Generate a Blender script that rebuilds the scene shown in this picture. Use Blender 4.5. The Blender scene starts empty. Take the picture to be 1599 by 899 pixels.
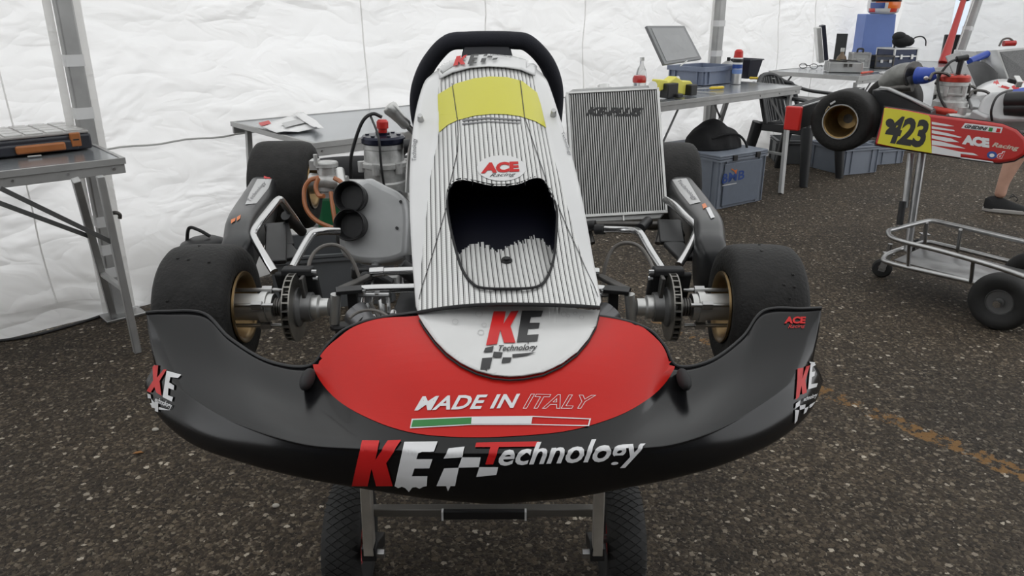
import bpy, bmesh, math, random
import numpy as np
from mathutils import Vector, Matrix, noise
from mathutils.bvhtree import BVHTree

random.seed(7)
rng = np.random.default_rng(7)
SC = bpy.context.scene
COL = SC.collection
R = math.radians

# ---------------------------------------------------------------- camera
CAM_H, PITCH, FPX = 1.25, R(20.0), 1200.0
cam_data = bpy.data.cameras.new('camera')
cam_data.sensor_width = 36.0
cam_data.lens = 36.0 * FPX / 1599.0
cam_data.clip_start = 0.02
cam = bpy.data.objects.new('camera', cam_data)
COL.objects.link(cam)
cam.location = (0, 0, CAM_H)
cam.rotation_euler = (R(90) - PITCH, 0, 0)
SC.camera = cam

# ---------------------------------------------------------------- world (overcast sky), exposure
world = bpy.data.worlds.new('overcast_sky')
SC.world = world
world.use_nodes = True
bg = world.node_tree.nodes['Background']
bg.inputs[0].default_value = (0.97, 0.985, 1.0, 1)
bg.inputs[1].default_value = 1.0
SC.view_settings.view_transform = 'Standard'
SC.view_settings.look = 'None'
SC.view_settings.gamma = 1.0
SC.view_settings.use_curve_mapping = False
SC.view_settings.exposure = 0.95

# ---------------------------------------------------------------- reference helpers
CP, SP = math.cos(PITCH), math.sin(PITCH)
CAMP = Vector((0, 0, CAM_H))

def ray(u, v):
    """direction of the photograph's point (u, v), unit forward depth"""
    a = (u - 799.5) / FPX
    b = -(v - 449.5) / FPX
    return Vector((a, CP + b * SP, -SP + b * CP))

def P(u, v, Y):
    d = ray(u, v)
    return CAMP + d * (Y / d.y)

def PZ(u, v, Z):
    d = ray(u, v)
    return CAMP + d * ((Z - CAM_H) / d.z)

# ---------------------------------------------------------------- materials
MATS = {}

def mat(name, col, rough=0.5, metal=0.0, coat=0.0, var=0.0, vscale=20.0, bump=0.0, bscale=80.0, spec=0.5, trans=0.0, coatr=0.05):
    if name in MATS:
        return MATS[name]
    m = bpy.data.materials.new(name)
    m.use_nodes = True
    nt = m.node_tree
    b = nt.nodes['Principled BSDF']
    b.inputs['Base Color'].default_value = (*col, 1)
    b.inputs['Roughness'].default_value = rough
    b.inputs['Metallic'].default_value = metal
    b.inputs['Coat Weight'].default_value = coat
    b.inputs['Coat Roughness'].default_value = coatr
    b.inputs['Specular IOR Level'].default_value = spec
    if trans:
        b.inputs['Transmission Weight'].default_value = trans
    if var or bump:
        tc = nt.nodes.new('ShaderNodeTexCoord')
    if var:
        n = nt.nodes.new('ShaderNodeTexNoise')
        n.inputs['Scale'].default_value = vscale
        n.inputs['Detail'].default_value = 5
        nt.links.new(tc.outputs['Object'], n.inputs['Vector'])
        rp = nt.nodes.new('ShaderNodeValToRGB')
        rp.color_ramp.elements[0].position = 0.3
        rp.color_ramp.elements[1].position = 0.72
        rp.color_ramp.elements[0].color = (*[max(0, c * (1 - var)) for c in col], 1)
        rp.color_ramp.elements[1].color = (*[min(1, c * (1 + var)) for c in col], 1)
        nt.links.new(n.outputs['Fac'], rp.inputs['Fac'])
        nt.links.new(rp.outputs['Color'], b.inputs['Base Color'])
    if bump:
        n2 = nt.nodes.new('ShaderNodeTexNoise')
        n2.inputs['Scale'].default_value = bscale
        n2.inputs['Detail'].default_value = 4
        nt.links.new(tc.outputs['Object'], n2.inputs['Vector'])
        bp = nt.nodes.new('ShaderNodeBump')
        bp.inputs['Strength'].default_value = bump
        bp.inputs['Distance'].default_value = 0.004
        nt.links.new(n2.outputs['Fac'], bp.inputs['Height'])
        nt.links.new(bp.outputs['Normal'], b.inputs['Normal'])
    MATS[name] = m
    return m

BLACK_GLOSS = mat('black_glossy_plastic', (0.005, 0.005, 0.0055), 0.17, spec=0.32, bump=0.03, bscale=12)
BLACK = mat('black_plastic', (0.012, 0.012, 0.013), 0.45, var=0.3)
BLACK_MATTE = mat('black_matte', (0.010, 0.010, 0.011), 0.75)
DARKGREY = mat('dark_grey_plastic', (0.035, 0.036, 0.038), 0.38, var=0.15)
POD = mat('side_pod_plastic', (0.018, 0.0185, 0.02), 0.3)
RUBBER = mat('slick_rubber', (0.013, 0.0125, 0.012), 0.66, var=0.35, vscale=35, bump=0.5, bscale=160, spec=.3)
RUBBER_SIDE = mat('sidewall_rubber', (0.012, 0.012, 0.012), 0.5)
TREAD = mat('tread_rubber', (0.014, 0.0138, 0.0135), 0.7, var=0.3)
GOLD = mat('gold_rim', (0.23, 0.155, 0.075), 0.35, metal=0.85, var=0.25)
ALU = mat('brushed_aluminium', (0.56, 0.56, 0.55), 0.38, metal=0.85, var=0.08)
ALU_DULL = mat('dull_aluminium', (0.40, 0.40, 0.395), 0.5, metal=0.55, var=0.12, vscale=9)
ALU_TOP = mat('table_sheet_aluminium', (0.38, 0.40, 0.42), 0.22, metal=0.75, var=0.1, vscale=4)
CHROME = mat('chrome', (0.52, 0.52, 0.52), 0.17, metal=1.0)
STEEL = mat('steel', (0.42, 0.42, 0.42), 0.3, metal=0.95, var=0.12)
IRON = mat('dark_iron', (0.10, 0.095, 0.09), 0.4, metal=0.8, var=0.3)
CAST = mat('cast_alloy', (0.50, 0.50, 0.49), 0.45, metal=0.5, var=0.2, vscale=40, bump=0.2, bscale=200)
AIRBOX = mat('airbox_grey', (0.42, 0.425, 0.43), 0.4, metal=0.3, var=0.06)
NAVY = mat('navy_anodised', (0.008, 0.010, 0.026), 0.3, metal=0.4)
RED = mat('red_gloss', (0.42, 0.017, 0.014), 0.28, coat=0.25)
RED_STICK = mat('red_sticker', (0.47, 0.013, 0.009), 0.33, spec=.2)
RED_LET = mat('red_letter', (0.50, 0.012, 0.012), 0.4, spec=.3)
WHITE_LET = mat('white_letter', (0.62, 0.62, 0.63), 0.4)
BLACK_LET = mat('black_letter', (0.012, 0.012, 0.013), 0.4)
GREY_LET = mat('grey_letter', (0.16, 0.16, 0.17), 0.5)
GREEN_LET = mat('green_letter', (0.01, 0.17, 0.025), 0.4)
BLUE_LET = mat('blue_letter', (0.02, 0.06, 0.25), 0.4)
ORANGE_LET = mat('orange_letter', (0.62, 0.16, 0.03), 0.4)
YELLOW_ST = mat('yellow_sticker', (0.56, 0.53, 0.05), 0.35)
YELLOW = mat('yellow_plastic', (0.72, 0.66, 0.12), 0.5)
WHITE_P = mat('white_panel', (0.64, 0.64, 0.64), 0.25, coat=0.1, var=0.04, vscale=8)
SILVER_ST = mat('silver_sticker', (0.56, 0.56, 0.555), 0.3, metal=0.25, var=0.05, vscale=10)
GREY_CRATE = mat('blue_grey_crate', (0.19, 0.215, 0.26), 0.48, var=0.08, vscale=6)
GREY_CRATE_D = mat('grey_crate_dark', (0.10, 0.105, 0.11), 0.5, var=0.08, vscale=6)
CASE_BLUE = mat('slate_blue_plastic', (0.16, 0.19, 0.265), 0.45, var=0.05)
LID_GREY = mat('lid_grey', (0.27, 0.275, 0.28), 0.4, var=0.04)
NAVY_BIN = mat('navy_plastic', (0.008, 0.010, 0.022), 0.4)
ORANGE = mat('orange_plastic', (0.30, 0.10, 0.025), 0.4, var=0.08)
ORANGE_HOSE = mat('amber_fuel_hose', (0.34, 0.12, 0.045), 0.3)
BLUE = mat('blue_plastic', (0.02, 0.06, 0.36), 0.4)
BLUE_BOARD = mat('blue_board', (0.125, 0.19, 0.44), 0.55, var=0.1, vscale=3)
GREEN = mat('green_sheet', (0.01, 0.12, 0.045), 0.5)
CLOTH_BLACK = mat('black_cloth', (0.008, 0.008, 0.009), 0.85, var=0.3, bump=0.6, bscale=30)
PAPER = mat('white_paper', (0.75, 0.75, 0.75), 0.6, var=0.03)
SKIN = mat('skin', (0.52, 0.30, 0.22), 0.55, var=0.08)
CABLE = mat('grey_cable', (0.12, 0.11, 0.10), 0.45)
CLEAR = mat('clear_plastic', (0.9, 0.9, 0.9), 0.12, trans=0.9)
CHAIR_M = mat('dark_grey_chair', (0.022, 0.023, 0.025), 0.42, var=0.1)
RADFIN = mat('radiator_fin', (0.42, 0.42, 0.41), 0.4, metal=0.8)
RADDARK = mat('radiator_dark', (0.012, 0.012, 0.012), 0.6)

# ---------------------------------------------------------------- object helpers
ORIGIN = {}

def tag(o, label=None, cat=None, group=None, kind=None):
    if label: o['label'] = label
    if cat: o['category'] = cat
    if group: o['group'] = group
    if kind: o['kind'] = kind
    return o

def thing(name, label, cat, loc, group=None):
    o = bpy.data.objects.new(name, None)
    o.empty_display_size = 0.05
    COL.objects.link(o)
    o.location = loc
    ORIGIN[o.name] = Vector(loc)
    return tag(o, label, cat, group)

def catmull(pts, n=6, closed=False):
    pts = [Vector(p) for p in pts]
    N = len(pts)
    out = []
    segs = N if closed else N - 1
    for i in range(segs):
        if closed:
            p0, p1, p2, p3 = pts[(i - 1) % N], pts[i], pts[(i + 1) % N], pts[(i + 2) % N]
        else:
            p1, p2 = pts[i], pts[i + 1]
            p0 = pts[i - 1] if i > 0 else p1 * 2 - p2
            p3 = pts[i + 2] if i + 2 < N else p2 * 2 - p1
        for k in range(n):
            t = k / n
            out.append(0.5 * ((2 * p1) + (p2 - p0) * t + (2 * p0 - 5 * p1 + 4 * p2 - p3) * t * t + (3 * p1 - p0 - 3 * p2 + p3) * t ** 3))
    if not closed:
        out.append(pts[-1].copy())
    return out

def frame(origin, xdir, zdir=(0, 0, 1)):
    """matrix whose x axis is xdir, z close to zdir"""
    x = Vector(xdir).normalized()
    z = Vector(zdir)
    y = z.cross(x).normalized()
    z = x.cross(y).normalized()
    M = Matrix.Identity(4)
    for i in range(3):
        M[i][0], M[i][1], M[i][2], M[i][3] = x[i], y[i], z[i], origin[i]
    return M

class MB:
    def __init__(s, M=None):
        s.v, s.f, s.M = [], [], (M or Matrix.Identity(4))
        s.mi = []
    def add(s, vs, fs, mi=0):
        o = len(s.v)
        s.v += [s.M @ Vector(p) for p in vs]
        s.f += [tuple(i + o for i in f) for f in fs]
        s.mi += [mi] * len(fs)
        return s
    def box(s, x0, x1, y0, y1, z0, z1, mi=0):
        vs = [(x, y, z) for z in (z0, z1) for y in (y0, y1) for x in (x0, x1)]
        return s.add(vs, [(0, 2, 3, 1), (4, 5, 7, 6), (0, 1, 5, 4), (2, 6, 7, 3), (0, 4, 6, 2), (1, 3, 7, 5)], mi)
    def bar(s, p0, p1, w, h, up=(0, 0, 1), mi=0):
        """rectangular bar from p0 to p1"""
        p0, p1 = Vector(p0), Vector(p1)
        d = (p1 - p0).normalized()
        sd = d.cross(Vector(up))
        if sd.length < 1e-4: sd = d.cross(Vector((1, 0, 0)))
        sd.normalize()
        u = sd.cross(d).normalized()
        vs = []
        for p in (p0, p1):
            for a, b in ((-1, -1), (1, -1), (1, 1), (-1, 1)):
                vs.append(p + sd * a * w / 2 + u * b * h / 2)
        return s.add(vs, [(0, 1, 2, 3), (7, 6, 5, 4), (0, 4, 5, 1), (1, 5, 6, 2), (2, 6, 7, 3), (3, 7, 4, 0)], mi)
    def tube(s, path, r, n=10, closed=False, caps=True, flat=1.0, mi=0):
        path = [Vector(p) for p in path]
        N = len(path)
        rs = r if isinstance(r, (list, tuple)) else [r] * N
        vs, fs = [], []
        prev = None
        for i, p in enumerate(path):
            if closed: t = path[(i + 1) % N] - path[i - 1]
            else: t = path[min(i + 1, N - 1)] - path[max(i - 1, 0)]
            t.normalize()
            if prev is None:
                a = Vector((0, 0, 1)) if abs(t.z) < 0.9 else Vector((1, 0, 0))
                nrm = (a - t * a.dot(t)).normalized()
            else:
                nrm = (prev - t * prev.dot(t)).normalized()
            prev = nrm
            bn = t.cross(nrm)
            for k in range(n):
                a = 2 * math.pi * k / n
                vs.append(p + nrm * math.cos(a) * rs[i] * flat + bn * math.sin(a) * rs[i])
        for i in range(N if closed else N - 1):
            for k in range(n):
                a, b = i * n + k, i * n + (k + 1) % n
                c, d = ((i + 1) % N) * n + (k + 1) % n, ((i + 1) % N) * n + k
                fs.append((a, b, c, d))
        if caps and not closed:
            fs.append(tuple(range(n - 1, -1, -1)))
            fs.append(tuple((N - 1) * n + k for k in range(n)))
        return s.add(vs, fs, mi)
    def cyl(s, p0, p1, r0, r1=None, n=24, mi=0):
        return s.tube([p0, p1], [r0, r0 if r1 is None else r1], n=n, mi=mi)
    def lathe(s, prof, origin, axis, n=40, mi=0, close=False):
        """prof: (radius, distance along axis)"""
        ax = Vector(axis).normalized()
        a = Vector((0, 0, 1)) if abs(ax.z) < 0.9 else Vector((1, 0, 0))
        e1 = (a - ax * a.dot(ax)).normalized()
        e2 = ax.cross(e1)
        o = Vector(origin)
        vs, fs = [], []
        for (r, t) in prof:
            for k in range(n):
                g = 2 * math.pi * k / n
                vs.append(o + ax * t + (e1 * math.cos(g) + e2 * math.sin(g)) * max(r, 1e-5))
        m = len(prof)
        for i in range(m if close else m - 1):
            j = (i + 1) % m
            for k in range(n):
                fs.append((i * n + k, i * n + (k + 1) % n, j * n + (k + 1) % n, j * n + k))
        return s.add(vs, fs, mi)
    def prism(s, poly, M, depth, mi=0):
        """2-D outline (x, y) in frame M, extruded from 0 to depth along its z"""
        n = len(poly)
        vs = [M @ Vector((x, y, 0)) for x, y in poly] + [M @ Vector((x, y, depth)) for x, y in poly]
        fs = [tuple(range(n - 1, -1, -1)), tuple(range(n, 2 * n))]
        fs += [(i, (i + 1) % n, n + (i + 1) % n, n + i) for i in range(n)]
        return s.add(vs, fs, mi)
    def grid(s, rows, closed=False, mi=0):
        """rows: list of rows of points"""
        m, n = len(rows), len(rows[0])
        vs = [p for r_ in rows for p in r_]
        fs = []
        for i in range(m - 1):
            for j in range(n if closed else n - 1):
                j2 = (j + 1) % n
                fs.append((i * n + j, i * n + j2, (i + 1) * n + j2, (i + 1) * n + j))
        return s.add(vs, fs, mi)
    def ball(s, c, rx, ry, rz, n=16, m=10, mi=0):
        rows = []
        c = Vector(c)
        for i in range(m + 1):
            t = math.pi * i / m
            rows.append([c + Vector((rx * math.sin(t) * math.cos(2 * math.pi * k / n), ry * math.sin(t) * math.sin(2 * math.pi * k / n), rz * math.cos(t))) for k in range(n)])
        return s.grid(rows, closed=True, mi=mi)
    def build(s, name, m, parent=None, bevel=0.0, solid=0.0, sharp=38, segs=2, label=None, kind=None, soff=0.0, sub=0, out=None):
        me = bpy.data.meshes.new(name)
        V = np.array([tuple(p) for p in s.v])
        c = Vector((V.min(0) + V.max(0)) / 2)
        me.from_pydata([tuple(p - c) for p in s.v], [], s.f)
        ms = m if isinstance(m, (list, tuple)) else [m]
        for q in ms: me.materials.append(q)
        if len(ms) > 1:
            me.polygons.foreach_set('material_index', s.mi)
        bm = bmesh.new(); bm.from_mesh(me)
        bmesh.ops.remove_doubles(bm, verts=bm.verts, dist=1e-5)
        bmesh.ops.recalc_face_normals(bm, faces=bm.faces)
        if out is not None:
            o_ = Vector(out)
            if sum(f.normal.dot(o_) * f.calc_area() for f in bm.faces) < 0:
                bmesh.ops.reverse_faces(bm, faces=bm.faces)
        bm.to_mesh(me); bm.free()
        me.polygons.foreach_set('use_smooth', [True] * len(me.polygons))
        me.set_sharp_from_angle(angle=R(sharp))
        o = bpy.data.objects.new(name, me)
        COL.objects.link(o)
        ORIGIN[o.name] = c
        if parent is not None:
            o.parent = parent
            o.location = c - ORIGIN[parent.name]
        else:
            o.location = c
        if solid:
            md = o.modifiers.new('solid', 'SOLIDIFY'); md.thickness = solid; md.offset = soff
        if bevel:
            md = o.modifiers.new('bevel', 'BEVEL'); md.width = bevel; md.segments = segs; md.limit_method = 'ANGLE'; md.angle_limit = R(32)
        if sub:
            md = o.modifiers.new('sub', 'SUBSURF'); md.levels = sub; md.render_levels = sub
        if label: o['label'] = label
        if kind: o['kind'] = kind
        return o

def bvh_of(mb):
    return BVHTree.FromPolygons([tuple(p) for p in mb.v], mb.f)

# ---------------------------------------------------------------- flat print that lies on a surface
def fill_loops(loops):
    cu = bpy.data.curves.new('tmp', 'CURVE')
    cu.dimensions = '2D'
    cu.fill_mode = 'BOTH'
    for lp in loops:
        sp = cu.splines.new('POLY')
        sp.points.add(len(lp) - 1)
        for q, (x, y) in zip(sp.points, lp): q.co = (x, y, 0, 1)
        sp.use_cyclic_u = True
    return curve_mesh(cu)

def curve_mesh(cu, flat=True):
    ob = bpy.data.objects.new('tmp', cu)
    COL.objects.link(ob)
    dg = bpy.context.evaluated_depsgraph_get()
    me = bpy.data.meshes.new_from_object(ob.evaluated_get(dg))
    vs = [(v.co.x, v.co.y) for v in me.vertices]
    fs = [tuple(p.vertices) for p in me.polygons]
    bpy.data.objects.remove(ob)
    bpy.data.curves.remove(cu)
    bpy.data.meshes.remove(me)
    return vs, fs

def text2d(body, bold=0.0, shear=0.0, outline=0.0, spacing=1.0):
    cu = bpy.data.curves.new('tmp', 'FONT')
    cu.body = body
    cu.shear = shear
    cu.offset = bold
    cu.space_character = spacing
    cu.resolution_u = 3
    if outline:
        cu.fill_mode = 'NONE'
        cu.bevel_depth = outline
        cu.bevel_resolution = 0
    vs, fs = curve_mesh(cu)
    a = np.array(vs)
    lo, hi = a.min(0), a.max(0)
    a = (a - lo) / (hi - lo)
    return [tuple(p) for p in a], fs

def decal(name, shape, quad, bvhs, m, parent, off=0.0012, step=6.0, label=None, solid=0.0):
    """shape: (verts2d, faces). quad: pixel corners TL,TR,BR,BL of the unit square (y up), or None when verts are pixels.
    The outline is laid on the surface as a real thin sheet."""
    vs, fs = shape
    if quad is not None:
        TL, TR, BR, BL = [Vector((q[0], q[1])) for q in quad]
        pv = []
        for x, y in vs:
            a = TL.lerp(TR, x); b = BL.lerp(BR, x)
            pv.append(b.lerp(a, y))
    else:
        pv = [Vector((x, y)) for x, y in vs]
    bm = bmesh.new()
    bv = [bm.verts.new((p.x, p.y, 0)) for p in pv]
    for f in fs:
        try: bm.faces.new([bv[i] for i in f])
        except ValueError: pass
    bmesh.ops.remove_doubles(bm, verts=bm.verts, dist=0.01)
    for it in range(7):
        bmesh.ops.triangulate(bm, faces=bm.faces)
        es = [e for e in bm.edges if e.calc_length() > step]
        if not es: break
        bmesh.ops.subdivide_edges(bm, edges=es, cuts=1)
    bmesh.ops.triangulate(bm, faces=bm.faces)
    depth = []
    hits = {}
    for v in bm.verts:
        d = ray(v.co.x, v.co.y).normalized()
        best = None
        for t in bvhs:
            h = t.ray_cast(CAMP, d)
            if h[0] is not None and (best is None or h[3] < best[3]): best = h
        hits[v] = (d, best)
        if best is not None: depth.append(best[3])
    md = float(np.median(depth)) if depth else 2.0
    for v, (d, h) in hits.items():
        if h is None:
            q = CAMP + d * md
            best = None
            for t in bvhs:
                hh = t.find_nearest(q)
                if hh[0] is not None and (best is None or hh[3] < best[3]): best = hh
            loc, nrm = best[0], best[1]
        else:
            loc, nrm = h[0], h[1]
        if nrm.dot(d) > 0: nrm = -nrm
        v.co = loc + nrm * off
    mb = MB()
    bm.verts.index_update()
    mb.v = [v.co.copy() for v in bm.verts]
    mb.f = [tuple(v.index for v in f.verts) for f in bm.faces]
    mb.mi = [0] * len(mb.f)
    bm.free()
    return mb.build(name, m, parent, solid=solid, label=label, sharp=60, soff=-1 if solid else 0, out=(0, -.6, .6))

def hit(bvh, u, v, Y=1.2):
    h = bvh.ray_cast(CAMP, ray(u, v).normalized())
    if h[0] is None:
        h = bvh.find_nearest(P(u, v, Y))
    return h[0]

def sheared(poly, k, x0=0.0, w=1.0):
    return [(x0 + w * x + k * y, y) for x, y in poly]

GLYPH_K = [(0, 0), (0, 1), (.40, 1), (.40, .66), (.62, 1), (1.06, 1), (.72, .52), (1.0, 0), (.55, 0), (.40, .34), (.40, 0)]
GLYPH_E = [(0, 0), (0, 1), (1, 1), (1, .80), (.42, .80), (.42, .61), (.92, .61), (.92, .41), (.42, .41), (.42, .21), (.98, .21), (.98, 0)]
# ================================================================ THE SETTING
def node(nt, t, **kw):
    n = nt.nodes.new(t)
    for k, v in kw.items(): setattr(n, k, v)
    return n

def mathn(nt, op, a, b=None, c=None):
    n = nt.nodes.new('ShaderNodeMath'); n.operation = op
    for i, x in enumerate((a, b, c)):
        if x is None: continue
        if isinstance(x, (int, float)): n.inputs[i].default_value = x
        else: nt.links.new(x, n.inputs[i])
    return n.outputs[0]

def mixc(nt, fac, a, b):
    n = nt.nodes.new('ShaderNodeMix'); n.data_type = 'RGBA'
    for sock, x in ((n.inputs[0], fac), (n.inputs[6], a), (n.inputs[7], b)):
        if isinstance(x, (int, float)): sock.default_value = x
        elif isinstance(x, tuple): sock.default_value = (*x, 1)
        else: nt.links.new(x, sock)
    return n.outputs[2]

def asphalt():
    m = bpy.data.materials.new('asphalt'); m.use_nodes = True
    nt = m.node_tree; b = nt.nodes['Principled BSDF']
    geo = node(nt, 'ShaderNodeNewGeometry')
    pos = geo.outputs['Position']
    def vor(scale, feat='F1'):
        v = node(nt, 'ShaderNodeTexVoronoi', feature=feat)
        v.inputs['Scale'].default_value = scale
        v.inputs['Randomness'].default_value = 1.0
        nt.links.new(pos, v.inputs['Vector'])
        return v
    nw = node(nt, 'ShaderNodeTexNoise'); nw.inputs['Scale'].default_value = 90.0; nw.inputs['Detail'].default_value = 2
    nt.links.new(geo.outputs['Position'], nw.inputs['Vector'])
    va = node(nt, 'ShaderNodeVectorMath', operation='MULTIPLY_ADD'); nt.links.new(nw.outputs['Color'], va.inputs[0]); va.inputs[1].default_value = (.016, .016, .016)
    nt.links.new(geo.outputs['Position'], va.inputs[2]); pos = va.outputs[0]
    def ramp(src, stops):
        r_ = node(nt, 'ShaderNodeValToRGB')
        el = r_.color_ramp.elements
        while len(el) < len(stops): el.new(0.5)
        for e, (p, c) in zip(el, stops):
            e.position = p; e.color = (*c, 1)
        nt.links.new(src, r_.inputs['Fac'])
        return r_.outputs['Color']
    v1, v2 = vor(58.0), vor(135.0)
    sep1 = node(nt, 'ShaderNodeSeparateColor'); nt.links.new(v1.outputs['Color'], sep1.inputs[0])
    sep2 = node(nt, 'ShaderNodeSeparateColor'); nt.links.new(v2.outputs['Color'], sep2.inputs[0])
    n1 = node(nt, 'ShaderNodeTexNoise'); n1.inputs['Scale'].default_value = 1.6; n1.inputs['Detail'].default_value = 6
    nt.links.new(pos, n1.inputs['Vector'])
    n2 = node(nt, 'ShaderNodeTexNoise'); n2.inputs['Scale'].default_value = 320.0; n2.inputs['Detail'].default_value = 3
    nt.links.new(pos, n2.inputs['Vector'])
    stone = ramp(sep1.outputs[0], [(0.0, (.034, .026, .017)), (.5, (.066, .051, .035)), (.78, (.125, .102, .074)), (.92, (.21, .182, .145)), (.98, (.42, .385, .33))])
    fine = ramp(sep2.outputs[1], [(0.0, (.015, .0115, .008)), (.55, (.040, .031, .022)), (.9, (.085, .068, .05)), (1.0, (.17, .15, .12))])
    # stones sit in a finer binder
    edge = mathn(nt, 'LESS_THAN', v1.outputs['Distance'], 0.42)
    pick = mathn(nt, 'MULTIPLY', edge, mathn(nt, 'GREATER_THAN', sep1.outputs[1], 0.45))
    col = mixc(nt, pick, fine, stone)
    tint = ramp(n1.outputs['Fac'], [(.3, (.74, .73, .72)), (.7, (1.27, 1.22, 1.14))])
    mul = node(nt, 'ShaderNodeMix', data_type='RGBA', blend_type='MULTIPLY')
    mul.inputs[0].default_value = 1.0
    nt.links.new(col, mul.inputs[6]); nt.links.new(tint, mul.inputs[7])
    col = mul.outputs[2]
    # worn orange paint line
    p0, p1 = PZ(960, 473, 0), PZ(1560, 722, 0)
    dr = (p1 - p0).normalized(); nn = Vector((-dr.y, dr.x, 0))
    dot = node(nt, 'ShaderNodeVectorMath', operation='DOT_PRODUCT')
    nt.links.new(pos, dot.inputs[0]); dot.inputs[1].default_value = nn
    dist = mathn(nt, 'ABSOLUTE', mathn(nt, 'SUBTRACT', dot.outputs['Value'], p0.dot(nn)))
    dota = node(nt, 'ShaderNodeVectorMath', operation='DOT_PRODUCT')
    nt.links.new(pos, dota.inputs[0]); dota.inputs[1].default_value = dr
    along = mathn(nt, 'SUBTRACT', dota.outputs['Value'], p0.dot(dr))
    n3 = node(nt, 'ShaderNodeTexNoise'); n3.inputs['Scale'].default_value = 26.0; n3.inputs['Detail'].default_value = 8; n3.inputs['Roughness'].default_value = .7
    nt.links.new(pos, n3.inputs['Vector'])
    thr = mathn(nt, 'SUBTRACT', 0.575, mathn(nt, 'MULTIPLY', along, 0.045))
    thr = mathn(nt, 'ADD', thr, mathn(nt, 'MULTIPLY', mathn(nt, 'GREATER_THAN', dist, 0.034), 0.05))
    worn = mathn(nt, 'GREATER_THAN', n3.outputs['Fac'], thr)
    line = mathn(nt, 'MULTIPLY', mathn(nt, 'LESS_THAN', dist, 0.043), worn)
    col = mixc(nt, mathn(nt, 'MULTIPLY', line, 0.85), col, (0.20, 0.105, 0.032))
    nt.links.new(col, b.inputs['Base Color'])
    b.inputs['Roughness'].default_value = 0.8
    b.inputs['Specular IOR Level'].default_value = 0.3
    h = mathn(nt, 'ADD', mathn(nt, 'MULTIPLY', v1.outputs['Distance'], -0.8), mathn(nt, 'MULTIPLY', n2.outputs['Fac'], 0.5))
    h = mathn(nt, 'ADD', h, mathn(nt, 'MULTIPLY', v2.outputs['Distance'], -0.5))
    bp = node(nt, 'ShaderNodeBump'); bp.inputs['Strength'].default_value = 0.9; bp.inputs['Distance'].default_value = 0.006
    nt.links.new(h, bp.inputs['Height']); nt.links.new(bp.outputs['Normal'], b.inputs['Normal'])
    return m

def fabric(name, col, fac=0.5, bump=0.5, wr=1.0):
    m = bpy.data.materials.new(name); m.use_nodes = True
    nt = m.node_tree
    nt.nodes.remove(nt.nodes['Principled BSDF'])
    out = nt.nodes['Material Output']
    geo = node(nt, 'ShaderNodeNewGeometry')
    d = node(nt, 'ShaderNodeBsdfDiffuse'); t = node(nt, 'ShaderNodeBsdfTranslucent'); mx = node(nt, 'ShaderNodeMixShader')
    d.inputs['Color'].default_value = (*col, 1); t.inputs['Color'].default_value = (*col, 1)
    mx.inputs[0].default_value = fac
    mp = node(nt, 'ShaderNodeMapping'); mp.inputs['Rotation'].default_value = (0.2, 0.35, -R(43)); mp.inputs['Scale'].default_value = (0.7, 0.9, 1.5)
    nt.links.new(geo.outputs['Position'], mp.inputs['Vector'])
    n1 = node(nt, 'ShaderNodeTexNoise'); n1.inputs['Scale'].default_value = 2.3; n1.inputs['Detail'].default_value = 2.5; n1.inputs['Distortion'].default_value = 0.5
    nt.links.new(mp.outputs[0], n1.inputs['Vector'])
    n2 = node(nt, 'ShaderNodeTexNoise')
    n2.inputs['Scale'].default_value = 4.5; n2.inputs['Detail'].default_value = 2; n2.inputs['Distortion'].default_value = 0.9
    nt.links.new(mp.outputs[0], n2.inputs['Vector'])
    # creases: sharp ridges where the noise passes its middle value
    cr = mathn(nt, 'ABSOLUTE', mathn(nt, 'SUBTRACT', n1.outputs['Fac'], 0.5))
    cr = mathn(nt, 'MINIMUM', mathn(nt, 'MULTIPLY', cr, 9.0), 1.0)
    cr2 = mathn(nt, 'ABSOLUTE', mathn(nt, 'SUBTRACT', n2.outputs['Fac'], 0.5))
    cr2 = mathn(nt, 'MINIMUM', mathn(nt, 'MULTIPLY', cr2, 7.0), 1.0)
    h = mathn(nt, 'ADD', mathn(nt, 'MULTIPLY', n1.outputs['Fac'], 1.4), mathn(nt, 'MULTIPLY', cr, -0.26))
    h = mathn(nt, 'ADD', h, mathn(nt, 'MULTIPLY', cr2, -0.10))
    bp = node(nt, 'ShaderNodeBump'); bp.inputs['Strength'].default_value = bump; bp.inputs['Distance'].default_value = 0.05 * wr
    nt.links.new(h, bp.inputs['Height'])
    for q in (d, t): nt.links.new(bp.outputs['Normal'], q.inputs['Normal'])
    nt.links.new(d.outputs[0], mx.inputs[1]); nt.links.new(t.outputs[0], mx.inputs[2])
    nt.links.new(mx.outputs[0], out.inputs['Surface'])
    return m

TENT = fabric('tent_fabric', (0.90, 0.895, 0.885), 0.60, 0.62)
ROOF = fabric('tent_roof_fabric', (0.90, 0.90, 0.885), 0.68, 0.3)
BLUE_TARP = fabric('pale_blue_tarp', (0.72, 0.80, 0.90), 0.5, 0.2)

m = MB(); m.box(-9, 14, -6, 16, -0.02, 0.0)
floor = m.build('floor', asphalt()); tag(floor, kind='structure')

WALL0 = Vector((-1.70, 3.45, 0)); WDIR = Vector((math.cos(R(43.2)), math.sin(R(43.2)), 0)); WN = Vector((WDIR.y, -WDIR.x, 0))

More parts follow.
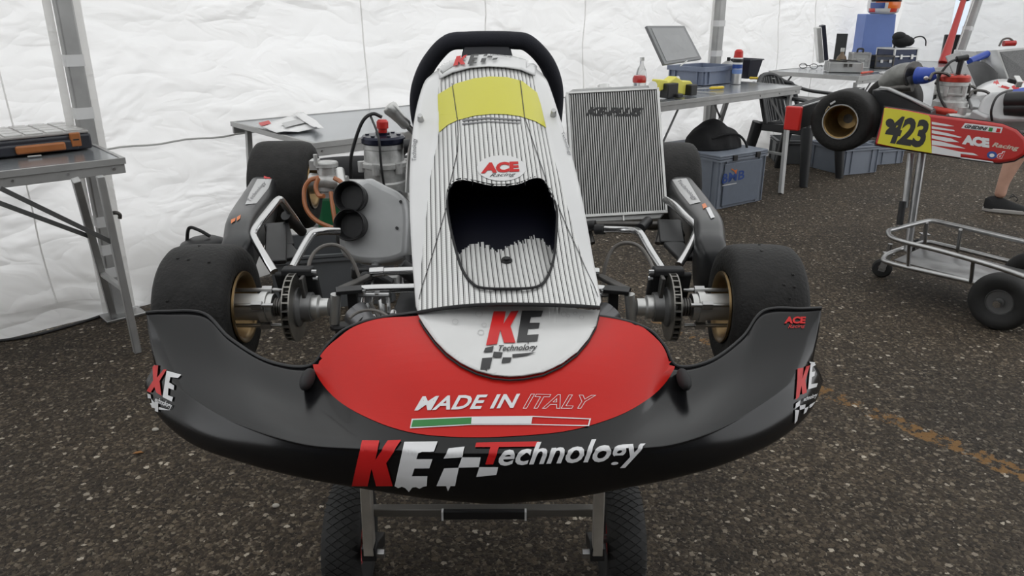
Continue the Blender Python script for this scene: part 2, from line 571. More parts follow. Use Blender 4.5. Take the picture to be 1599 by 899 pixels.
def wall_off(x, z, seed=0, foldn=0, fold=0.0, flare=0.12):
    q = Vector((x * 0.7, z * 0.9, seed))
    w = 0.05 * noise.noise(q) + 0.022 * noise.noise(q * 3.1)
    cz = 1 - min(1, abs(noise.noise(Vector((x * .9 + z * .5, z * 2.2 - x * .3, seed + 4)))) * 5)
    w += 0.009 * cz
    w += fold * math.sin(x * foldn) * (0.5 + 0.5 * noise.noise(Vector((x * .5, 7, seed))))
    low = max(0, 1 - z / 0.35) ** 2
    return w + flare * low + low * 0.04 * noise.noise(Vector((x * 2.5, 3, seed)))

def tent_wall(name, a, b, z1=2.75, foldn=0, fold=0.0, seed=0, flare=0.12, matl=None):
    a, b = Vector(a), Vector(b)
    L = (b - a).length; d = (b - a) / L; n = Vector((d.y, -d.x, 0))
    nx, nz = int(L / 0.06) + 2, 46
    rows = []
    for j in range(nz + 1):
        z = z1 * j / nz
        row = []
        for i in range(nx + 1):
            x = L * i / nx
            w = wall_off(x, z, seed, foldn, fold, flare)
            row.append(a + d * x + n * w + Vector((0, 0, max(z, 0.003 + 0.012 * abs(noise.noise(Vector((x * 3, 1, 1))))))))
        rows.append(row)
    m = MB(); m.grid(rows)
    o = m.build(name, matl or TENT)
    return tag(o, kind='structure')

WEND = WALL0 + WDIR * 8.3
tent_wall('wall_back', WALL0 - WDIR * 3.6, WEND, flare=0.22)
tent_wall('wall_fold', WEND + Vector((-0.05, 0.05, 0)), WEND + Vector((0.50, -0.16, 0)), foldn=22, fold=0.05, seed=3)
tent_wall('wall_right', (5.02, 8.98, 0), (9.0, 7.2, 0), foldn=11, fold=0.05, seed=5)
tent_wall('wall_far', (3.0, 13.5, 0), (11.0, 12.0, 0), z1=2.6, seed=8, matl=BLUE_TARP)

# tent roof: two slopes meeting at a ridge parallel to the back wall
m = MB()
e0, e1 = WALL0 - WDIR * 3.6 - WN * 0.1, WALL0 + WDIR * 11.5 - WN * 0.1
mid = WN * 2.6; far = WN * 5.2
rows = []
for t in np.linspace(0, 1, 24):
    p = e0.lerp(e1, float(t))
    sag = 0.06 * abs(math.sin(t * math.pi * 4))
    rows.append([p + Vector((0, 0, 2.35)), p + mid * .5 + Vector((0, 0, 2.75 - sag)), p + mid + Vector((0, 0, 3.2)), p + mid + (far - mid) * .5 + Vector((0, 0, 2.75 - sag)), p + far + Vector((0, 0, 2.35))])
m.grid(rows)
tag(m.build('ceiling', ROOF), kind='structure')

# seams sewn on the back wall: one long horizontal, several upright
def wall_pt(x, z, lift=.004):
    L = 3.6 + x
    return WALL0 + WDIR * x + WN * (wall_off(L, z, 0, 0, 0.0, .22) + lift) + Vector((0, 0, z))
SEAM = mat('seam_grey', (0.45, 0.45, 0.44), .7)
m = MB(); m.tube([wall_pt(-.12 + k * .06, .672 + .004 * math.sin(k * 1.3), .007) for k in range(70)], .0045, n=6)
tag(m.build('trim_seam', SEAM), kind='structure')
SEAMW = TENT
for x0 in (-.45, 1.25, 2.1, 3.0, 4.6, 5.6, 6.3):
    m = MB(); m.tube([wall_pt(x0 + .01 * math.sin(z * 3), z, .003) for z in np.linspace(.08, 2.3, 46)], .0035, n=6)
    tag(m.build('trim_seam', SEAMW), kind='structure')

# added dark wall, unseen behind the camera, blocks frontal sky light
m = MB(); m.box(-7.0, 10.0, -2.6, -2.4, 0.0, 3.4)
tag(m.build('front_light_blocker', mat('light_blocker_grey', (0.05, 0.052, 0.058), .5, var=.1, vscale=2)), kind='structure')
# tent poles
def tent_pole(base, w, h, label, lean=(0, 0, 0), tapes=(), m_=None):
    b = Vector(base)
    t = thing('tent_pole', label, 'pole', b)
    top = b + Vector((0, 0, h)) + Vector(lean)
    m = MB(); m.bar(b, top, w, w * 0.8, up=WN)
    m.build('pole', m_ or ALU_DULL, t, bevel=w * 0.12)
    m = MB(); m.bar(b + Vector((0, 0, .0)), b + Vector((0, 0, 0.012)), w * 2.6, w * 2.6, up=WN)
    m.build('foot_plate', STEEL, t, bevel=.002)
    for s_ in (-1, 1):     # fabric sleeve edges hanging along both sides of the pole
        e_ = WDIR * s_ * (w * .5 + .020)
        m = MB(); m.bar(b + e_ + Vector((0, 0, .02)) - WN * .012, top + e_ - WN * .012, .030, .003, up=WN); m.build('sleeve_strip', TENT, t)
    for z in tapes:
        c = b.lerp(top, z / h)
        m = MB(); m.bar(c - Vector((0, 0, .022)), c + Vector((0, 0, .022)), w * 1.04, w * 0.85, up=WN)
        m.build('tape', mat('tape_grey', (.66, .66, .66), .5), t)
    return t
tent_pole((-1.70, 3.10, 0.0), 0.062, 2.5, 'silver tent pole with white tape standing beside the folding table with the organizer case', tapes=(0.86, 1.06, 0.42, 0.30, .2))
tent_pole((1.585, 6.25, 0.0), 0.085, 2.5, 'silver tent pole behind the open blue-grey case on the work table', tapes=(0.92, 1.14))
pb = P(1494, 95, 8.6); tb = P(1527, 0, 8.6)
dz = (tb - pb); k_ = 2.4 / dz.z
foot = Vector((pb.x - dz.x / dz.z * pb.z, pb.y, 0))
tent_pole(foot, 0.095, 2.4, 'slanted silver tent pole next to the red pole at the tent opening', lean=(dz.x * k_, 0, 0), tapes=(1.05,))
# ================================================================ MAIN KART
KART = thing('racing_kart', 'black, red and white racing kart on a stand in the foreground', 'kart', (-0.06, 1.9, 0.55))

# ---------------- front fairing
st = [  # A rear edge, B mid, C shoulder, D front, E lip : (u, v, Y)
 [(228, 488, 1.27), (233, 528, 1.245), (241, 568, 1.215), (230, 590, 1.205), (226, 602, 1.205)],
 [(258, 486, 1.275), (268, 545, 1.21), (276, 602, 1.14), (256, 636, 1.13), (247, 648, 1.13)],
 [(318, 489, 1.275), (326, 565, 1.18), (332, 642, 1.07), (310, 678, 1.06), (300, 693, 1.06)],
 [(358, 527, 1.24), (372, 592, 1.14), (400, 672, 1.01), (388, 708, 1.0), (380, 722, 1.0)],
 [(418, 563, 1.195), (438, 622, 1.10), (478, 694, .97), (476, 731, .96), (474, 746, .955)],
 [(482, 571, 1.17), (512, 638, 1.06), (556, 700, .947), (567, 743, .935), (570, 763, .93)],
 [(512, 538, 1.185), (540, 612, 1.07), (612, 702, .935), (621, 750, .92), (625, 772, .915)],
 [(545, 511, 1.20), (588, 592, 1.065), (658, 706, .925), (664, 755, .91), (667, 778, .905)],
 [(612, 493, 1.21), (658, 580, 1.05), (710, 708, .918), (712, 758, .903), (714, 783, .90)],
]
right = []
for i, row in enumerate(st):
    k = [0, 0, 0, 6, 16, 28, 37, 40, 34][i]
    rr = []
    for (u, v, y) in row:
        rr.append((1511 + k - u, v + (-4 if i < 3 else 0) - (3 if i in (0,) else 0), y))
    right.append(rr)
cen = [[(772, 479, 1.22), (772, 578, 1.04), (772, 708, .913), (772, 760, .898), (776, 787, .895)]]
stations = st + cen + right[::-1]
# the front face is upright and slightly undercut below the shoulder
stations = [[r_[0], r_[1], r_[2], (r_[3][0], r_[3][1], r_[2][2] - .004), (r_[4][0], r_[4][1], r_[2][2] + .014)] for r_ in stations]
ctrl = [[P(*p) for p in row] for row in stations]
# crisp shoulder, and a return flange under the lip
def profile(row, spec):
    A_, B_, C_, D_, E_2 = row
    return [A_, B_, C_.lerp(B_, .12), C_.lerp(D_, .10) + Vector((0, 0, -.001)), D_, E_2, E_2 + Vector((0, 0.05, 0.006))]
ctrl = [profile(r_, s_) for r_, s_ in zip(ctrl, stations)]
# lateral interpolation, then along the profile
NL = 8
NP_ = len(ctrl[0])
cols = [catmull([row[j] for row in ctrl], NL) for j in range(NP_)]
nst = len(cols[0])
rows = [catmull([cols[j][i] for j in range(NP_)], 7) for i in range(nst)]
fm = MB(); fm.grid(rows)
BV_F = bvh_of(fm)
fairing = fm.build('front_fairing', BLACK_GLOSS, KART, solid=0.004, soff=-1, sharp=70, out=(0, -.6, .6))
# rolled edge along the rear rim of the fairing
m = MB(); m.tube([r_[0] for r_ in rows], 0.003, n=8); m.build('rolled_edge', BLACK, fairing)
red_px = [(489, 569), (500, 594), (520, 618), (545, 637), (575, 653), (610, 667), (650, 677), (700, 682), (760, 683), (820, 680), (880, 674), (930, 662), (975, 645), (1010, 624), (1035, 602), (1050, 580), (1053, 568), (1045, 545), (1030, 527), (1000, 505), (960, 496), (940, 494), (860, 486), (772, 484), (690, 487), (650, 494), (600, 497), (570, 504), (547, 514), (530, 527), (513, 541), (500, 556)]
red_px = [(p.x, p.y) for p in catmull([(a, b, 0) for a, b in red_px], 3, closed=True)]
red = decal('red_graphic', fill_loops([red_px]), None, [BV_F], RED_STICK, fairing, off=0.0012, step=9, label='red sticker across the nose of the fairing')
m = MB()
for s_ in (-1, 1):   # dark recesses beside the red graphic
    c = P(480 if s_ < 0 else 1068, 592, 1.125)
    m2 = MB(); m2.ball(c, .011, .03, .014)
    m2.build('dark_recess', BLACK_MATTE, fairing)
# lettering on the red area
decal('lettering_made_in', text2d('MADE IN', .026, .25, spacing=1.05), [(654, 620), (812, 616), (808, 638), (648, 642)], [BV_F], WHITE_LET, fairing, off=0.0026, step=5, label='white slanted words MADE IN')
decal('lettering_italy', text2d('ITALY', .02, .25, outline=.012, spacing=1.05), [(822, 616), (930, 618), (924, 639), (816, 639)], [BV_F], WHITE_LET, fairing, off=0.0026, step=5, label='outlined white word ITALY')
decal('flag_green', fill_loops([[(646, 657), (737, 653), (736, 663), (643, 668)]]), None, [BV_F], GREEN_LET, fairing, off=.003, step=8)
decal('flag_white', fill_loops([[(737, 653), (831, 652), (829, 663), (736, 663)]]), None, [BV_F], WHITE_LET, fairing, off=.003, step=8)
decal('flag_outline', fill_loops([[(644, 655), (737, 651.5), (831, 650.5), (922, 654.5), (919, 666.5), (829, 664.5), (736, 664.5), (641, 670)], [(646.5, 657), (737, 653), (830, 652), (919.5, 656), (917, 665), (829, 663), (736, 663), (644, 668)]]), None, [BV_F], WHITE_LET, fairing, off=.0026, step=8)

def drip(x0, x1, y):
    """little paint runs hanging under a letter"""
    out = []
    n = 9
    for i in range(n + 1):
        t = i / n
        out.append((x0 + (x1 - x0) * t, y + [0, 1, 4, 1.5, 2, 9, 3, 1, 3, 0][i]))
    return out

# KE Technology across the front lip
decal('letter_k', fill_loops([[(566, 689), (593, 689), (587, 717), (606, 689), (627, 688), (604, 722), (614, 757), (588, 757), (581, 730), (575, 757), (550, 757)]]), None, [BV_F], RED_LET, fairing, off=.0022, step=6, label='big red letter K')
decal('letter_e', fill_loops([[(632, 691), (684, 690), (678, 706), (654, 706), (651, 716), (676, 716), (671, 730), (648, 730), (644, 742), (668, 742), (667, 757)] + drip(667, 617, 757)]), None, [BV_F], WHITE_LET, fairing, off=.0022, step=6, label='big white letter E')
decal('checkered_flag', fill_loops([[(701, 701), (726, 698), (722, 713), (693, 715)], [(722, 713), (751, 713), (748, 728), (716, 729)], [(694, 730), (717, 729), (711, 757), (704, 757), (700, 765), (697, 757), (682, 757)], [(749, 728), (778, 728), (775, 740), (744, 743)]]), None, [BV_F], WHITE_LET, fairing, off=.0022, step=6, label='white checkered flag print')
decal('letter_t', fill_loops([[(744, 692), (842, 690), (839, 698), (779, 699), (770, 724), (758, 724), (766, 699), (742, 699)]]), None, [BV_F], RED_LET, fairing, off=.0022, step=6, label='red letter T')
decal('word_lettering', text2d('echnology', .02, .18, spacing=1.0), [(782, 694), (1010, 683), (1000, 728), (776, 736)], [BV_F], WHITE_LET, fairing, off=.0024, step=6, label='white slanted lettering')
# end logos
decal('letter_k', fill_loops([[(240, 570), (249, 571), (247, 590), (257, 577), (262, 577), (251, 595), (254, 618), (246, 613), (243, 604), (237, 613), (231, 610), (241, 594)]]), None, [BV_F], RED_LET, fairing, off=.0022, step=4)
decal('letter_e', fill_loops([[(262, 579), (284, 586), (279, 591), (268, 589), (266, 597), (274, 602), (273, 609), (265, 606), (264, 617), (272, 620), (270, 627), (256, 620)]]), None, [BV_F], WHITE_LET, fairing, off=.0022, step=4)
decal('word_lettering', text2d('echnology', .02, .1), [(245, 619), (271, 630), (270, 640), (243, 630)], [BV_F], WHITE_LET, fairing, off=.0024, step=4)
decal('checkered_flag', fill_loops([[(232, 614), (237, 616), (238, 622), (233, 621)], [(238, 622), (243, 628), (244, 633), (239, 628)], [(234, 626), (238, 632), (240, 639), (236, 633)], [(244, 634), (249, 637), (249, 643), (244, 641)], [(250, 635), (268, 640), (258, 640), (250, 639)]]), None, [BV_F], WHITE_LET, fairing, off=.0022, step=4)
decal('letter_k', fill_loops([[(1244, 576), (1253, 574), (1251, 592), (1257, 572), (1263, 570), (1256, 594), (1258, 613), (1251, 616), (1250, 602), (1246, 620), (1241, 624)]]), None, [BV_F], RED_LET, fairing, off=.0022, step=4)
decal('letter_e', fill_loops([[(1264, 568), (1274, 563), (1272, 570), (1267, 573), (1266, 581), (1271, 580), (1270, 587), (1266, 589), (1265, 600), (1275, 598), (1273, 604), (1260, 608)]]), None, [BV_F], WHITE_LET, fairing, off=.0022, step=4)
decal('word_lettering', text2d('echnology', .02, .1), [(1254, 620), (1275, 612), (1273, 621), (1252, 629)], [BV_F], WHITE_LET, fairing, off=.0024, step=4)
decal('checkered_flag', fill_loops([[(1241, 630), (1248, 625), (1247, 633), (1240, 638)], [(1247, 633), (1256, 631), (1255, 637), (1247, 640)], [(1240, 640), (1246, 640), (1243, 656), (1239, 661)], [(1255, 637), (1261, 634), (1257, 643), (1253, 646)], [(1262, 632), (1272, 626), (1266, 634), (1262, 637)]]), None, [BV_F], WHITE_LET, fairing, off=.0022, step=4)
decal('team_lettering', text2d('ACE', .05, .05), [(1225, 495), (1258, 495), (1257, 506), (1224, 506)], [BV_F], RED_LET, fairing, off=.0022, step=4, label='bold red team lettering')
decal('script_lettering', text2d('Racing', .0, .2), [(1231, 508), (1257, 507), (1256, 513), (1230, 515)], [BV_F], RED_LET, fairing, off=.0022, step=4, label='small red script lettering')

# ---------------- steering fairing (the tall nose panel)
NR = [
 ([(676, 114), (696, 101), (763, 87), (826, 98), (846, 114)], 1.78),
 ([(661, 132), (684, 140), (765, 116), (838, 138), (857, 132)], 1.70),
 ([(647, 186), (685, 204), (768, 178), (853, 202), (875, 186)], 1.58),
 ([(640, 262), (672, 276), (775, 256), (872, 272), (898, 262)], 1.45),
 ([(640, 335), (664, 350), (782, 336), (893, 348), (914, 335)], 1.345),
 ([(644, 410), (657, 424), (789, 412), (914, 420), (927, 408)], 1.255),
 ([(649, 478), (652, 486), (794, 473), (936, 478), (939, 470)], 1.172),
]
hole = [(704, 289), (717, 281), (737, 283), (764, 289), (787, 290), (811, 287), (830, 279), (846, 279), (857, 293), (869, 326), (869, 361), (865, 404), (854, 435), (838, 449), (803, 452), (756, 451), (737, 443), (721, 420), (708, 377), (700, 338), (698, 307)]
hole_s = [(p.x, p.y) for p in catmull([(a, b, 0) for a, b in hole], 5, closed=True)]
H = np.array(hole_s)

def hole_dist(u, v):
    """positive inside the scoop outline, in reference pixels"""
    a = H; b = np.roll(H, -1, 0)
    p = np.array((u, v))
    ab = b - a
    t = np.clip(((p - a) * ab).sum(1) / (ab * ab).sum(1), 0, 1)
    dmin = np.sqrt((((a + ab * t[:, None]) - p) ** 2).sum(1)).min()
    c = ((a[:, 1] > v) != (b[:, 1] > v)) & (u < (b[:, 0] - a[:, 0]) * (v - a[:, 1]) / (b[:, 1] - a[:, 1] + 1e-9) + a[:, 0])
    qs = a + ab * t[:, None]
    near = qs[((qs - p) ** 2).sum(1).argmin()]
    return (dmin if c.sum() % 2 else -dmin), near

lines = []
offs = [0.045, 0.022, 0.0, 0.022, 0.045]
NS, NRW = 54, 30
for k in range(5):
    lines.append([Vector((r_[0][k][0], r_[0][k][1], r_[1] + offs[k])) for r_ in NR])
lines = [catmull(l, NRW) for l in lines]          # (u, v, Y) along the panel
nrows = len(lines[0])
prow = []
for i in range(nrows):
    LF, LC, C, RC, RF = [lines[k][i] for k in range(5)]
    row = []
    for t in np.linspace(0, 1, 5)[:-1]: row.append(('f', LF.lerp(LC, float(t))))
    for t in np.linspace(-1, 1, 2 * NS + 1):
        e = abs(float(t)); side = LC if t < 0 else RC
        # crowned: stays near the centre line, falls away at the crease
        u = C.x + (side.x - C.x) * e
        v = C.y + (side.y - C.y) * e ** 2.2
        y = C.z + (side.z - C.z) * e ** 2.0
        row.append(('c', Vector((u, v, y))))
    for t in np.linspace(0, 1, 5)[1:]: row.append(('f', RC.lerp(RF, float(t))))
    prow.append(row)

shade_edge_u = [698, 717, 733, 752, 776, 795, 815, 830, 846, 865, 872]  # lower edge of the shade painted into the scoop
shade_edge_v = [392, 390, 375, 372, 386, 377, 370, 362, 366, 388, 392]
np_v, np_f, np_mi, np_uv = [], [], [], []
W_ = len(prow[0])
info = []
for i, row in enumerate(prow):
    for j, (kd, q) in enumerate(row):
        dist = -99
        if kd == 'c' and 270 < q.y < 460:
            dist, near = hole_dist(q.x, q.y)
            if abs(dist) < 1.6:
                q = Vector((near[0], near[1], q.z)); dist = 0.0
        p = P(q.x, q.y, q.z)
        X = p.x
        if dist > 0:
            deep = max(0.0, min(1.0, (452 - q.y) / 150.0))
            dep = (0.005 + 0.075 * deep) * min(1.0, dist / 3.5)
            p = p + (ray(q.x, q.y).normalized() * 1.25 + Vector((0, .1, -.22))) * dep
        np_v.append(p)
        info.append((q.x, q.y, dist, X))
for i in range(nrows - 1):
    for j in range(W_ - 1):
        a = i * W_ + j
        f = (a, a + 1, a + W_ + 1, a + W_)
        us = np.mean([info[k][0] for k in f]); vs_ = np.mean([info[k][1] for k in f])
        dd = min(info[k][2] for k in f)
        kd = prow[i][j][0] == 'f' or prow[i][j + 1][0] == 'f'
        mi = 1 if kd else 0
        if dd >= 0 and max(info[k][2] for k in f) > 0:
            edge = np.interp(us, shade_edge_u, shade_edge_v) + 9 * noise.noise(Vector((us * 0.45, 0, 0)))
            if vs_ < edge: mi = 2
        np_f.append(f); np_mi.append(mi)

def striped():
    m = bpy.data.materials.new('pinstriped_sticker'); m.use_nodes = True
    nt = m.node_tree; b = nt.nodes['Principled BSDF']
    geo = node(nt, 'ShaderNodeNewGeometry')
    sx = node(nt, 'ShaderNodeSeparateXYZ'); nt.links.new(geo.outputs['Position'], sx.inputs[0])
    x = mathn(nt, 'ADD', mathn(nt, 'MULTIPLY', sx.outputs[1], 0.09), sx.outputs[0])
    n = node(nt, 'ShaderNodeTexNoise'); n.inputs['Scale'].default_value = 30; nt.links.new(geo.outputs['Position'], n.inputs['Vector'])
    fr = mathn(nt, 'FRACT', mathn(nt, 'DIVIDE', x, 0.0088))
    l1 = mathn(nt, 'LESS_THAN', fr, 0.2)
    l2 = mathn(nt, 'LESS_THAN', mathn(nt, 'ABSOLUTE', mathn(nt, 'SUBTRACT', fr, 0.36)), 0.07)
    fy = mathn(nt, 'FRACT', mathn(nt, 'DIVIDE', sx.outputs[1], 0.0042))
    l3 = mathn(nt, 'MULTIPLY', mathn(nt, 'LESS_THAN', fy, 0.3), 0.22)
    col = mixc(nt, l3, (0.62, 0.62, 0.61), (0.3, 0.3, 0.3))
    col = mixc(nt, mathn(nt, 'MULTIPLY', l2, 0.55), col, (0.10, 0.10, 0.10))
    col = mixc(nt, l1, col, (0.025, 0.025, 0.025))
    nt.links.new(col, b.inputs['Base Color'])
    b.inputs['Roughness'].default_value = 0.3
    b.inputs['Metallic'].default_value = 0.35
    b.inputs['Coat Weight'].default_value = 0.1
    b.inputs['Coat Roughness'].default_value = 0.1
    return m
STRIPE = striped()
SCOOP_SHADE = mat('scoop_shade_navy', (0.0012, 0.0016, 0.006), 0.6, spec=.15)  # shade and dark reflection inside the scoop, painted as near-black navy
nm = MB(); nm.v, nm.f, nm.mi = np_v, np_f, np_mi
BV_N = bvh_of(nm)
nose = nm.build('steering_fairing', [STRIPE, WHITE_P, SCOOP_SHADE], KART, solid=0.003, soff=-1, sharp=55, out=(0, -.6, .6), label='tall white pinstriped nose panel with a dark scoop')
BV_NS = [BV_N]
# black rubber rim around the scoop
rim = []
for (u, v) in hole_s:
    d = ray(u, v).normalized()
    # outside surface just beside the outline
    c = Vector((785, 365)); o2 = (Vector((u, v)) - c).normalized() * 4
    rim.append(CAMP + d * (hit(BV_N, u + o2.x, v + o2.y) - CAMP).length + Vector((0, 0, .0015)))
m = MB(); m.tube(rim, 0.0024, n=8, closed=True); m.build('scoop_rim', BLACK_MATTE, nose)
# bolt in the scoop floor
h = BV_N.ray_cast(CAMP, ray(791, 407).normalized())
m = MB(); m.lathe([(0, .006), (.0045, .006), (.005, .002), (.0085, .004), (.0105, .001), (.0105, -.004)], h[0], h[1] if h[1].z > 0 else -h[1], n=24)
m.build('bolt', BLACK, nose)
# white tongue that lies on the red fairing
tongue = [(653, 492), (690, 488), (740, 485), (794, 484), (850, 484), (900, 484.5), (936, 486), (935, 494), (930, 512), (918, 534), (900, 555), (876, 573), (848, 586), (818, 592), (795, 593.5), (770, 591), (745, 584), (720, 572), (698, 556), (680, 537), (664, 515), (655, 500)]
tg = decal('nose_tongue', fill_loops([tongue]), None, [BV_F], SILVER_ST, KART, off=0.009, step=9, solid=0.003, label='white half-round foot of the nose panel')
tm = MB(); tm.v = [v.co + ORIGIN[tg.name] for v in tg.data.vertices]; tm.f = [tuple(p.vertices) for p in tg.data.polygons]
BV_T = bvh_of(tm)
m = MB()
m.tube([CAMP + (hit(BV_F, u, v) - CAMP) * 0.994 for u, v in tongue[7:]], 0.0016, n=6)
m.build('tongue_edge', BLACK_MATTE, tg)
# dark edge strip along the bottom of the striped panel
m = MB(); m.tube([p + Vector((0, -.001, -.002)) for p in np_v[(nrows - 1) * W_ + 4: nrows * W_ - 4]], .0034, n=8); m.build('bottom_edge_strip', BLACK_MATTE, nose)
L_ = [BV_T]
decal('letter_k', fill_loops([[(771, 487), (790, 487), (786, 507), (798, 487), (810, 486), (797, 510), (805, 536), (787, 536), (781, 516), (776, 538), (759, 540)]]), None, L_, RED_LET, tg, off=.0016, step=5, label='red letter K')
decal('letter_e', fill_loops([[(815, 486), (848, 486), (845, 495), (829, 496), (827, 505), (843, 505), (841, 513), (825, 514), (823, 524), (841, 523), (839, 533), (826, 534), (825, 539), (823, 534), (807, 535)]]), None, L_, BLACK_LET, tg, off=.0016, step=5, label='black letter E')
decal('word_lettering', text2d('Technology', .02, .15), [(779, 540), (840, 538), (837, 550), (776, 552)], L_, BLACK_LET, tg, off=.0016, step=4)
decal('checkered_flag', fill_loops([[(758, 544), (771, 541), (769, 550), (755, 551)], [(771, 550), (785, 551), (783, 559), (769, 559)], [(753, 560), (769, 559), (765, 576), (761, 577), (760, 581), (757, 577), (750, 578)], [(785, 559), (799, 559), (797, 566), (783, 568)], [(800, 554), (837, 551), (822, 556), (800, 559)]]), None, L_, BLACK_LET, tg, off=.0016, step=5)
for u, v, r_ in ((748, 491, 6), (711, 503, 5), (751, 519, 5), (756, 508, 4), (880, 491, 4.5), (887, 494, 3), (898, 490, 3.5), (908, 496, 4)):
    c1 = [(u + r_ * math.cos(a), v + r_ * .85 * math.sin(a)) for a in np.linspace(0, 6.1, 14)]
    c2 = [(u + (r_ - .9) * math.cos(a), v + (r_ - .9) * .85 * math.sin(a)) for a in np.linspace(0, 6.1, 14)]
    decal('sticker_bubble', fill_loops([c1, c2]), None, L_, mat('bubble_grey', (.42, .42, .42), .3), tg, off=.0014, step=4)
# yellow plate, badge, lettering
yl = [(684, 148), (712, 131), (740, 123), (765, 120), (792, 121), (815, 127), (838, 145), (846, 170), (853, 200), (836, 190), (812, 182), (790, 179), (768, 178.5), (742, 181), (715, 188), (700, 195), (686, 207), (685, 180)]
pl = decal('number_plate', fill_loops([yl]), None, BV_NS, YELLOW_ST, nose, off=.0012, step=8, label='blank yellow number plate')
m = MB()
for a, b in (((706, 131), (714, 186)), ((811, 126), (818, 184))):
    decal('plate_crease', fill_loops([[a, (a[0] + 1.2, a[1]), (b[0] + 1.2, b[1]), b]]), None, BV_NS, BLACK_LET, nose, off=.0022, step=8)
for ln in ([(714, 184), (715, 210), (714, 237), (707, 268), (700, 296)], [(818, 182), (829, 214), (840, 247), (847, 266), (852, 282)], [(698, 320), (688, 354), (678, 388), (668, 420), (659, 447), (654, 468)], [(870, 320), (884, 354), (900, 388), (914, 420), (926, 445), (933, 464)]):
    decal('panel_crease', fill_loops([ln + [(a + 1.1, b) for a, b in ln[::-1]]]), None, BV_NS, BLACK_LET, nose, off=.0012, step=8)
el = [(783 + 38 * math.cos(a), 263 + 20 * math.sin(a)) for a in np.linspace(0, 2 * math.pi, 28)[:-1]]
decal('badge', fill_loops([el]), None, BV_NS, WHITE_P, nose, off=.0012, step=8)
decal('team_lettering', text2d('ACE', .055, .0), [(755, 255), (809, 253), (811, 269), (751, 272)], BV_NS, RED_LET, nose, off=.0022, step=5, label='bold red team lettering')
decal('script_lettering', text2d('Racing', .0, .3), [(767, 272), (806, 270), (804, 277), (764, 279)], BV_NS, BLACK_LET, nose, off=.0022, step=4)
decal('lettering_bar', fill_loops([[(722, 187), (762, 183.5), (814, 187), (813, 189), (762, 186), (722, 190)], [(722, 193), (762, 189.5), (813, 192), (812, 193.5), (762, 191), (722, 195.5)]]), None, BV_NS, GREY_LET, nose, off=.0014, step=6)
for q in ([(643, 252), (643, 218), (652, 216), (652, 252)], [(880, 205), (893, 243), (887, 245), (876, 210)]):
    decal('side_lettering', text2d('Technology', .01, .2), q, BV_NS, GREY_LET, nose, off=.002, step=4)
# top label strip with KE
stp = [(684, 106), (700, 98), (725, 91), (763, 88), (800, 91), (826, 98), (836, 106), (834, 121), (812, 112), (790, 108.5), (763, 107), (735, 109), (708, 116), (688, 126)]
lab = decal('top_strip', fill_loops([stp]), None, BV_NS, WHITE_P, nose, off=.006, step=7, solid=.002)
decal('letter_k', fill_loops([[(716, 94), (723, 93), (721, 99), (727, 93), (732, 92), (725, 100), (729, 107), (722, 107), (719, 102), (718, 108), (711, 109)]]), None, BV_NS, RED_LET, nose, off=.0105, step=4)
decal('letter_e', fill_loops([[(737, 92), (749, 91), (748, 94), (742, 94), (741, 97), (747, 97), (746, 100), (740, 100.5), (739, 104), (746, 103.5), (745, 106), (732, 107)]]), None, BV_NS, BLACK_LET, nose, off=.0105, step=4)
decal('checkered_flag', fill_loops([[(757, 92), (762, 91), (761, 94), (755, 95)], [(762, 94), (769, 94), (768, 97), (761, 97)], [(753, 98), (760, 98), (758, 104), (751, 104)], [(770, 98), (777, 97), (775, 100), (768, 101)]]), None, BV_NS, BLACK_LET, nose, off=.0105, step=4)
decal('word_lettering', text2d('Technology', .02, .1), [(765, 91), (798, 94), (797, 97), (764, 94)], BV_NS, BLACK_LET, nose, off=.0105, step=4)
# small fixing pegs at the sides
for u, v in ((657, 188), (864, 180)):
    h = BV_N.ray_cast(CAMP, ray(u, v).normalized())
    if h[0]:
        m = MB(); m.tube([h[0] + Vector((0, .004, -.004)), h[0] + Vector((0, -.012, .012))], [.008, .005], n=12); m.build('fixing_peg', STEEL, nose)

# ---------------- steering wheel
wc = P(761, 172, 1.93)
rimpx = [(700, 67, 1.865), (730, 63, 1.86), (765, 62, 1.86), (800, 63, 1.86), (825, 68, 1.865), (852, 96, 1.885), (866, 132, 1.91), (867, 170, 1.94), (861, 205, 1.965), (840, 245, 2.0), (800, 262, 2.02), (760, 264, 2.02), (715, 258, 2.02), (678, 235, 1.99), (657, 195, 1.96), (652, 155, 1.93), (659, 122, 1.905), (675, 92, 1.885)]
m = MB(); m.tube(catmull([P(*q) for q in rimpx], 6, closed=True), 0.0195, n=14, closed=True)
wheel = m.build('steering_wheel', mat('navy_suede', (0.008, 0.009, 0.016), .85, var=.2, bump=.3, bscale=400), KART)
m = MB()
for a, b in (((763, 70, 1.862), (763, 120, 1.93)), ((670, 175, 1.945), (730, 165, 1.94)), ((855, 172, 1.945), (800, 165, 1.94))):
    m.bar(P(*a), P(*b), .04, .006, up=(0, -.6, .7))
m.build('spoke', BLACK, wheel, bevel=.001)
m = MB(); M_ = frame(P(763, 132, 1.93), (1, 0, 0), (0, .55, .8)); m.M = M_
m.box(-.08, .08, -.05, .075, -.012, .012); m.build('steering_display', NAVY, wheel, bevel=.01)
m = MB(); m.cyl(P(763, 160, 1.92), P(775, 330, 1.5), .011); m.build('steering_column', STEEL, KART)
# screen cowl seen under the top of the wheel
m = MB(); m.prism([(-.062, 0), (.058, 0), (.05, .03), (.03, .04), (-.035, .04), (-.055, .03)], frame(P(762, 92, 1.845), (1, 0, 0), (0, -.9, .45)), .01)
m.build('display_cowl', mat('cowl_navy', (.006, .007, .013), .5), KART, bevel=.004)
